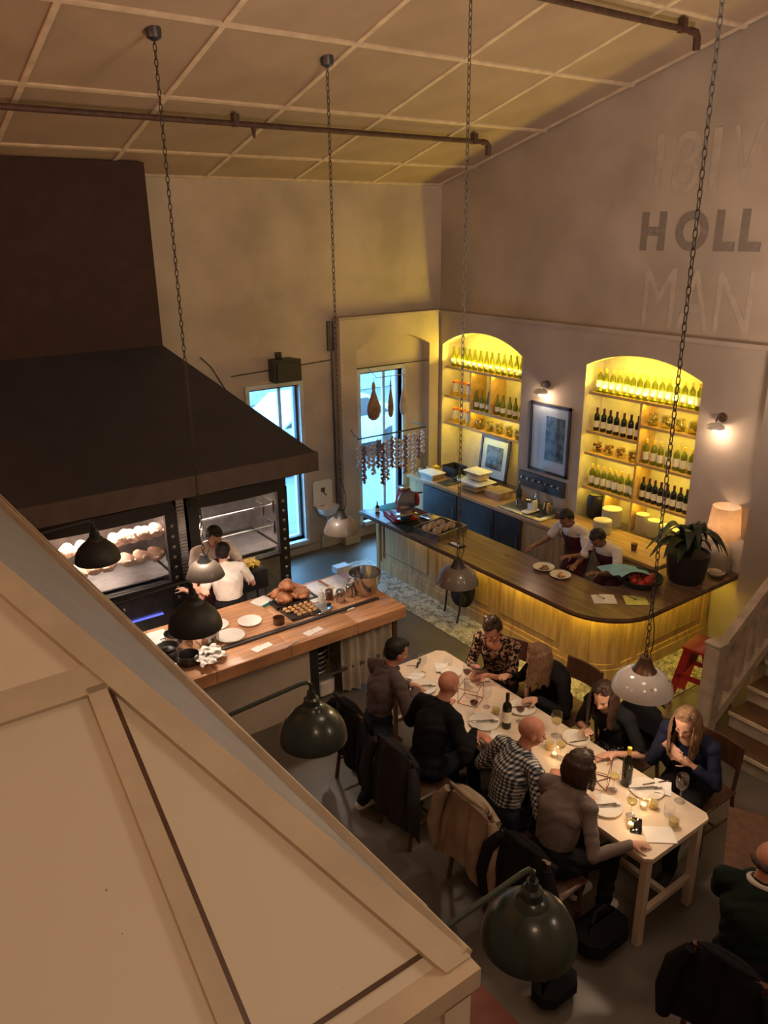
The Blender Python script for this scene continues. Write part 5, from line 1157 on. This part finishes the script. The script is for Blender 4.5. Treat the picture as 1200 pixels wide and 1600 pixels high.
        bm=bmesh.new(); bm.from_mesh(hm); bm.verts.ensure_lookup_table(); bmesh.ops.delete(bm,geom=[bm.verts[i] for i in np.where(kill)[0]],context='VERTS'); bm.to_mesh(hm); bm.free()
        hm.materials.append(m_[hairm]); o=bpy.data.objects.new('hair',hm); COL.objects.link(o); o.parent=root
    HEADS.append((label,[float(c) for c in hc]))
    return root,dict(hc=hc,nb=nb,f=f,l=l,sh=sh,chest=chest,Hm=Hm,base=base_)
Uz=V3(0,0,1)
TH=TZ+.04
SEAT=.555
# ---- left side of the table, far to near
chair(3.27,4.76,.0,'dark wooden chair under the man in the plum jumper, nearest the kitchen counter')
person('man in a plum-grey jumper with clasped hands at the far left of the table',(3.35,4.76,SEAT),-.05,lean=.20,hy=-.25,hp=.30,hands=[(3.60,4.66,.90),(3.62,4.56,.88)],hd=[((.6,-.7,-.1),(0,.3,1),.9),((.6,.7,-.1),(0,-.3,1),.9)],shirt='plum_cloth',pants='jeans',shoes='white_cloth',skin='skin_ruddy',hairm='hair_dark',collar='plum_cloth',feet=[(3.25,4.95,.085),(2.98,4.48,.10)])
jacket(3.27,4.76,.0,'black_cloth','black jacket over the chair of the man in the plum jumper',drop=.52,seed=2)
chair(3.25,4.07,.0,'dark wooden chair under the bald man in black')
person('bald man in a black shirt seen from behind at the table',(3.33,4.07,SEAT),.08,lean=.30,hy=.10,hp=.35,hands=[(3.62,4.28,.86),(3.66,3.86,.84)],hd=[(None,None,.5),((.3,-.9,-.1),(0,0,1),.5)],shirt='black_cloth',pants='jeans',skin='skin_ruddy',hairm='hair_grey',hair='none',loose=1.08)
jacket(3.25,4.07,.0,'char_cloth','dark grey coat over the chair of the bald man in black',w=.60,drop=.62,seed=5)
chair(3.33,3.29,.0,'dark wooden chair under the man in the checked shirt')
person('bald man in a black and white checked shirt looking along the table to the right',(3.42,3.29,SEAT),-.10,lean=.28,hy=-.55,hp=.22,hands=[(3.64,3.42,.85),(3.66,3.05,.85)],shirt='gingham',pants='jeans',skin='skin_ruddy',hairm='hair_grey',hair='none',loose=1.05)
jacket(3.33,3.29,.0,'beige_cloth','beige jacket over the chair of the man in the checked shirt',w=.60,drop=.60,seed=8)
chair(3.31,2.76,.05,'dark wooden chair under the woman in the grey jumper')
person('woman with brown bobbed hair in a grey jumper reaching along the table',(3.40,2.78,SEAT),.05,lean=.26,hy=-.15,hp=.30,hands=[(3.66,2.84,.84),(3.66,2.37,.815)],hd=[(None,None,.4),((.75,-.35,-.12),(0,0,1),.25)],shirt='grey_cloth',loose=1.1,pants='black_cloth',skin='skin',hairm='hair_brown',hair='bob',fem=True,shoes='white_cloth',feet=[(3.70,2.78,.085),(3.72,2.56,.085)])
jacket(3.31,2.76,.05,'black_cloth','black jacket over the chair of the woman in the grey jumper',w=.54,drop=.55,seed=11)
# ---- right side
chair(4.80,4.60,PI+.25,'dark wooden chair under the woman in the patterned blouse')
person('woman in a brown and cream patterned blouse at the far right of the table',(4.68,4.61,SEAT),PI+.35,lean=.22,hy=.0,hp=.50,hands=[(4.30,4.40,.86),(4.33,4.55,.86)],hd=[((-.6,.7,-.15),(-.3,0,1),.6),((-.7,-.4,-.1),(-.3,0,1),.6)],shirt='floral',pants='black_cloth',skin='skin_ruddy',hairm='hair_brown',hair='updo',sleeve=.62,fem=True,neck=.095,loose=1.15,sc=1.02)
chair(4.96,4.02,PI,'dark wooden chair under the blonde woman in black')
person('blonde woman in black leaning towards the woman in the patterned blouse',(4.87,4.08,SEAT),PI-.15,lean=.50,side=.22,hy=-.75,hp=.35,hands=[(4.40,3.86,.845),(4.46,4.28,.85)],hd=[((-.5,.6,-.1),(-.2,0,1),.5),(None,None,.6)],shirt='black_cloth',pants='black_cloth',skin='skin',hairm='hair_blond',hair='long',fem=True,loose=1.12,sc=1.02)
chair(4.82,3.26,PI,'dark wooden chair under the dark-haired woman in a black top')
person('dark-haired woman in a short-sleeved black top looking down at the table',(4.70,3.28,SEAT),PI+.05,lean=.30,hy=.25,hp=.42,hands=[(4.34,3.02,.83),(4.40,3.36,.84)],hd=[((-.8,.5,-.1),(0,0,1),.35),(None,None,.5)],shirt='black_cloth',pants='spotted',skin='skin',hairm='hair_brown',hair='long',sleeve=.42,fem=True,neck=.05)
jacket(4.82,3.26,PI,'black_cloth','black jacket over the chair of the dark-haired woman in the black top',w=.5,drop=.5,seed=4)
chair(4.95,2.66,PI,'dark wooden chair under the woman in navy')
person('woman in a navy blouse holding her hands to her chest',(4.84,2.68,SEAT),PI+.12,lean=.22,hy=.10,hp=.40,hands=[(4.60,2.55,.90),(4.60,2.76,.97)],hd=[((-.25,.85,.2),(-1,-.2,.3),.35),((-.3,-.8,-.1),(-1,0,.4),.25)],shirt='navy_cloth',pants='black_cloth',skin='skin',hairm='hair_blond',hair='long',fem=True,neck=.07,loose=1.18,sleeve=.9)
# ---- the man at the right edge of the frame
chair(3.57,1.51,.15,'dark wooden chair under the man in the dark green jumper')
person('balding man in a dark green jumper and white collar at bottom right',(3.66,1.55,SEAT),.15,lean=.14,hy=-.5,hp=.25,hands=[(4.08,1.75,.82),(4.05,1.42,.82)],hd=[(None,None,.5),(None,None,.5)],shirt='green_cloth',pants='black_cloth',skin='skin_ruddy',hairm='hair_grey',hair='fringe',collar='white_cloth',loose=1.12)
jacket(3.57,1.51,.15,'black_cloth','black jacket over the chair of the man in the dark green jumper',w=.56,drop=.55,seed=9)
t=thing('side_table',(4.45,1.75,0),'dark table in front of the man in the dark green jumper','table')
part(MB().box((0,0,.735),(.7,.7,.03),rz=.5),'tabletop','dark_wood',t); part(MB().tube((0,0,0),(0,0,.72),.04),'column','black',t); part(MB().lathe([(.25,0),(.24,.02),(.05,.04)]),'foot','black',t)
# ---- bar staff
person('waiter in white T-shirt and maroon apron behind the bar, left of two',(7.15,5.82,.80),PI+.05,lean=.36,hy=0,hp=.60,hands=[(6.72,5.56,1.0),(6.70,6.12,.96)],shirt='white_cloth',pants='black_cloth',skin='skin_brown',hairm='hair_dark',sleeve=.30,apron='maroon_cloth',sit=False,sc=.93)
person('waiter in white T-shirt bending low over the bar, right of two',(7.13,5.28,.76),PI+.0,lean=.45,hy=0,hp=.75,hands=[(6.66,5.10,.96),(6.64,5.42,.96)],shirt='white_cloth',pants='black_cloth',skin='skin_brown',hairm='hair_dark',sleeve=.30,apron='maroon_cloth',sit=False,sc=.92)
# ---- cooks
person('cook in a white T-shirt facing the counter, arms round the other cook',(3.15,7.72,.88),-PI/2-.05,lean=.22,hy=.15,hp=.5,hands=[(3.36,7.24,1.14),(2.74,7.18,1.10)],hd=[((0,-.5,-.6),(.8,0,.4),.4),((.5,-.7,-.1),(-.3,-.6,.6),.35)],shirt='white_cloth',pants='black_cloth',skin='skin',hairm='hair_dark',sleeve=.30,sit=False,sc=.97,apron='maroon_cloth')
person('cook in a white T-shirt seen from behind at the kitchen counter',(3.10,7.13,.80),PI/2-.1,lean=.20,hy=-.6,hp=.35,hands=[(2.72,7.38,1.02),(3.36,7.42,1.02)],shirt='white_cloth',pants='black_cloth',skin='skin',hairm='hair_dark',sleeve=.36,sit=False,sc=.90,loose=1.22)
for c in list(CP.children): bpy.data.objects.remove(c)
bpy.data.objects.remove(CP)
# ---------------------------------------------------------------- things on the dining table
Z=TZ+.002
def tb(px,py,z=TZ): p=at(px,py,z=z); return float(p[0]),float(p[1])
def knife_fork(x,y,z,rz,which,label):
    t=thing(which,(x,y,z),label,'cutlery',rz=rz)
    if which=='knife': part(MB().b2((-.11,-.008,0),(-.01,.008,.006),bev=.002),'handle','steel_bright',t); part(MB().prism([(-.01,-.007),(.10,-.008),(.11,0),(.10,.006),(-.01,.006)],2,.001,.003),'blade','steel_bright',t)
    else:
        part(MB().b2((-.10,-.004,0),(.03,.004,.004)),'handle','steel_bright',t); m=MB().b2((.03,-.011,.001),(.055,.011,.004))
        for k in (-1,-.33,.33,1): m.b2((.055,k*.0095-.0015,.001),(.095,k*.0095+.0015,.004))
        part(m,'tines','steel_bright',t)
    return t
plates=[((660,1075),.13,'grey-white plate with cutlery before the man in the plum jumper'),((756,1130),.13,'white plate with cutlery before the bald man in black'),((705,1052),.10,'small white plate beside the hands of the woman in the patterned blouse'),((815,1108),.12,'white plate with dark sauce right of the tall wine bottle'),((945,1262),.12,'white plate with cutlery before the woman in the grey jumper'),((1010,1235),.125,'white plate with a fork and napkin near the woman in navy'),((900,1155),.11,'white plate before the dark-haired woman in a black top')]
for (p,r,l) in plates:
    x,y=tb(*p); t=thing('dinner_plate',(x,y,Z),l,'plate','plates on the dining table'); part(MB().lathe([(r*.55,0),(r*.6,.003),(r,.016),(r*.985,.019),(r*.62,.007),(.002,.006)],n=30),'plate','porcelain',t)
    if r>=.12:
        w_=l.replace('white plate with cutlery','plate').replace('grey-','').replace('white plate','plate').replace(' with dark sauce','').replace(' with a fork and napkin',''); knife_fork(x-.01,y+.02,Z+.013,-.5,'knife','steel knife on the '+w_); knife_fork(x+.02,y-.015,Z+.013,-.62,'fork','steel fork on the '+w_)
def wineglass(px,py,label,fill=None,s=1.0):
    x,y=tb(px,py); t=thing('wine_glass',(x,y,Z),label,'glass')
    part(MB().lathe([(.034*s,0),(.033*s,.003),(.005,.008),(.004,.075*s),(.010,.085*s),(.032*s,.11*s),(.040*s,.145*s),(.036*s,.19*s)],n=20,capt=False),'glass_body','glass',t)
    if fill: part(MB().lathe([(.004,.088*s),(.028*s,.11*s),(.036*s,.13*s)],n=18),'wine',fill,t)
def tumbler(px,py,label,fill=None):
    x,y=tb(px,py); t=thing('tumbler',(x,y,Z),label,'glass')
    part(MB().lathe([(.030,0),(.034,.004),(.037,.088)],n=18,capt=False),'glass_body','glass',t)
    if fill: part(MB().lathe([(.028,.008),(.033,.05)],n=16),'drink',fill,t)
for a in ((740,1118,'glass of red wine nearest the wire frame at the far end','wine_red'),(812,1128,'glass of red wine right of the tall wine bottle','wine_red'),(729,1068,'glass with a little red wine near the small plate','wine_red'),(868,1150,'large glass of white wine before the blonde woman in black','wine_white',1.15),(958,1235,'wine glass in the middle of the near half of the table','wine_white'),(985,1275,'glass of white wine between the phone and the dark bottle','wine_white'),(1062,1252,'large empty wine glass before the woman in navy',None,1.15),(875,1185,'wine glass before the bald man in the checked shirt','wine_white'),(760,1105,'empty wine glass left of the tall wine bottle'),(660,1052,'empty wine glass at the far left corner')): wineglass(*a)
for a in ((700,1040,'small tumbler at the far end near the sunglasses'),(775,1115,'tumbler with a pale drink close to the tall wine bottle','wine_white'),(790,1125,'tumbler touching the label side of the tall wine bottle'),(858,1170,'tumbler of water behind the bald man in the checked shirt','wine_white'),(893,1190,'tumbler of pale drink left of the wire frame','wine_white'),(930,1250,'tumbler near the hand of the woman in the grey jumper'),(1020,1262,'tumbler of pale drink between the near plate and the corner','wine_white'),(1045,1275,'tumbler near the right corner of the table'),(1052,1290,'tumbler with a pale drink at the right corner of the table','wine_white')): tumbler(*a)
def wbottle(px,py,label,neckm,lab=True):
    x,y=tb(px,py); t=thing('wine_bottle',(x,y,Z),label,'bottle')
    part(MB().lathe([(.036,0),(.039,.006),(.039,.19),(.034,.215),(.018,.235),(.015,.25),(.0145,.31)],n=20),'bottle_body','dark_glass',t); part(MB().lathe([(.0165,.26),(.0165,.315)],n=14),'capsule',neckm,t)
    if lab: part(MB().lathe([(.0398,.06),(.0398,.16)],n=20,capb=False,capt=False),'label','label_paper',t)
wbottle(791,1136,'tall dark wine bottle with a cream label in the middle of the table','dark_glass'); wbottle(978,1225,'dark wine bottle with an orange capsule on the near half of the table','yellow_fruit',False)
x,y=tb(820,1096); simple('beer_glass','glass of amber beer by the hand of the blonde woman','glass',(x+.05,y+.02,Z),[('glass_body',MB().lathe([(.028,0),(.034,.15)],n=16,capt=False),'glass'),('beer',MB().lathe([(.026,.006),(.031,.12)],n=14),'copper')])
def wireframe(px,py,label):
    x,y=tb(px,py); t=thing('wire_centrepiece',(x,y,Z),label,'ornament',rz=.5); a=.085; h=.15; m=MB(); c=[(-a,-a,.004),(a,-a,.004),(a,a,.004),(-a,a,.004)]; d=[(-a,-a,h),(a,-a,h),(a,a,h),(-a,a,h)]
    for i in range(4): m.tube(c[i],c[(i+1)%4],.003,n=5).tube(d[i],d[(i+1)%4],.003,n=5).tube(c[i],d[i],.003,n=5)
    m.tube(c[0],c[2],.003,n=5).tube(c[1],c[3],.003,n=5); part(m,'wire','copper',t)
wireframe(735,1095,'open geometric copper wire frame at the far half of the table'); wireframe(932,1222,'open geometric copper wire frame at the near half of the table')
for px_,py_,l in ((985,1292,'lit tealight in a glass near the phone'),(1005,1262,'small tealight beside the near plate'),(866,1182,'small tealight in front of the checked shirt')):
    x,y=tb(px_,py_); t=thing('tealight',(x,y,Z),l,'candle'); part(MB().lathe([(.026,0),(.030,.055)],n=16,capt=False),'holder','glass',t); part(MB().lathe([(.020,.003),(.020,.028)],n=14),'wax','candle',t); part(MB().ball((0,0,.036),(.004,.004,.009),n=8,m=6),'flame','flame',t)
    light('tealight_flame','POINT',(x,y,Z+.05),.35,(1,.55,.2),.01)
x,y=tb(990,1288); simple('smartphone','black smartphone lying near the end of the table','phone',(x,y-.02,Z),[('body',MB().box((0,0,.004),(.075,.15,.008),bev=.003),'phone')],rz=-.95)
x,y=4.27,4.46; simple('smartphone','smartphone with a gold case held by the woman in the patterned blouse','phone',(x,y,.885),[('body',MB().box((0,0,.004),(.072,.145,.008),bev=.003,rx=.25),'bronze')],rz=1.1)
for px_,py_,l,rz in ((650,1058,'crumpled white napkin at the far left of the table',.3),(690,1045,'folded white napkin lying along the far end of the table',1.0),(775,1155,'white napkin by the elbow of the bald man in the checked shirt',.5),(1030,1305,'flat white menu sheet at the near end of the table',-.7),(1035,1232,'napkin behind the near plate by the woman in navy',.6)):
    x,y=tb(px_,py_); big=1.0 if 'menu' not in l else 1.25
    simple('napkin' if big==1 else 'menu_sheet',l,'napkin' if big==1 else 'paper',(x,y,Z+.001),[('cloth',MB().sheet(lambda u,v:(big*(-.08+.16*u),big*(-.06+.12*v),.003+(0.014*abs(math.sin(6*u+2*v)) if big==1 else 0)),10,8,.002),'paper')],rz=rz)
x,y=tb(655,1040); s=thing('sunglasses',(x,y,Z),'dark sunglasses lying at the far end of the table','glasses',rz=.6)
for k in (-1,1): part(MB().lathe([(.03,0),(.032,.004),(.028,.008)],n=16,axis=(0,1,0),c=(k*.036,0,.026)),'lens','black',s); part(MB().path([(k*.066,0,.03),(k*.068,.10,.02)],.003,n=5),'arm','black',s)
part(MB().tube((-.01,0,.03),(.01,0,.03),.003,n=5),'bridge','black',s)
for k,(px_,py_) in enumerate(((905,1160),(1025,1225))):
    x,y=tb(px_,py_); knife_fork(x,y,Z+.008,-.4,'knife','knife lying beside the plate of '+('the dark-haired woman' if k==0 else 'the woman in navy'))
# bags on the floor under the near end
s=thing('floor_bag',(3.52,2.42,0),'black bag slumped on the floor under the near end of the table','bag'); part(MB().b2((-.20,-.13,0),(.20,.13,.24),bev=.07),'bag_body','black_cloth',s); part(MB().path([(-.1,0,.2),(-.05,.02,.30),(.05,.02,.30),(.1,0,.2)],.012,n=6),'handle','black',s)
s=thing('floor_bag',(2.98,2.34,0),'black bag on the floor behind the large green lamp','bag'); part(MB().b2((-.16,-.10,0),(.16,.10,.20),bev=.06),'bag_body','black_cloth',s); part(MB().path([(-.1,0,.2),(-.05,-.02,.29),(.05,-.02,.29),(.1,0,.2)],.012,n=6),'handle','black',s)
# ---------------------------------------------------------------- red step stool and staircase
s=thing('step_stool',(6.62,3.72,0),'bright red painted step stool between the bar and the stair post','stool',rz=.2)
part(MB().b2((-.19,-.15,.66),(.19,.15,.69),bev=.006),'top_step','red_stool',s)
for sx in (-.17,.17):
    part(MB().prism([(-.13,.66),(-.05,.66),(-.22,0),(-.30,0)],0,sx-.012,sx+.012),'leg','red_stool',s); part(MB().prism([(.05,.66),(.13,.66),(.26,0),(.19,0)],0,sx-.012,sx+.012),'leg','red_stool',s)
    part(MB().b2((sx-.012,-.17,.33),(sx+.012,.17,.38)),'side_rail','red_stool',s)
part(MB().b2((-.19,-.26,.30),(.19,-.08,.325),bev=.005),'lower_step','red_stool',s)
part(MB().b2((-.16,.10,.40),(.16,.12,.60)),'back_slat','red_stool',s)
st=thing('staircase',(6.9,2.7,0),'wooden staircase with dark treads and white-painted newel posts rising to the right','staircase')
for k in range(9):
    x=6.02+.27*k; z=.175*(k+1)
    part(MB().b2((x,1.6,z-.175),(x+.03,3.18,z-.03)),'riser','stair_paint',st,world=True); part(MB().b2((x-.03,1.58,z-.03),(x+.29,3.18,z),bev=.008),'tread','tread_wood',st,world=True)
    part(MB().b2((x-.04,1.58,z-.034),(x-.028,3.18,z+.002)),'nosing','batten',st,world=True)
for (x,z0,z1) in ((6.05,0,1.08),(6.98,.0,1.66),(7.9,0,2.26)):
    part(MB().b2((x-.07,3.21,z0),(x+.07,3.35,z1),bev=.01).b2((x-.08,3.20,z1),(x+.08,3.36,z1+.03),bev=.008),'newel_post','stair_paint',st,world=True)
sl=.175/.27
for (xa,xb,za) in ((6.12,6.91,.95),(7.05,7.83,1.55)):
    part(MB().prism([(xa,za),(xb,za+(xb-xa)*sl),(xb,za+(xb-xa)*sl+.09),(xa,za+.09)],1,3.24,3.32),'handrail','stair_paint',st,world=True)
    part(MB().prism([(xa,za-.72),(xb,za-.72+(xb-xa)*sl),(xb,za-.72+(xb-xa)*sl+.12),(xa,za-.72+.12)],1,3.22,3.34),'string_board','stair_paint',st,world=True)
    for i in range(5):
        x=xa+.08+i*(xb-xa-.16)/4; z=za+(x-xa)*sl; part(MB().b2((x-.03,3.255,z-.62),(x+.03,3.305,z+.01)),'baluster','stair_paint',st,world=True)
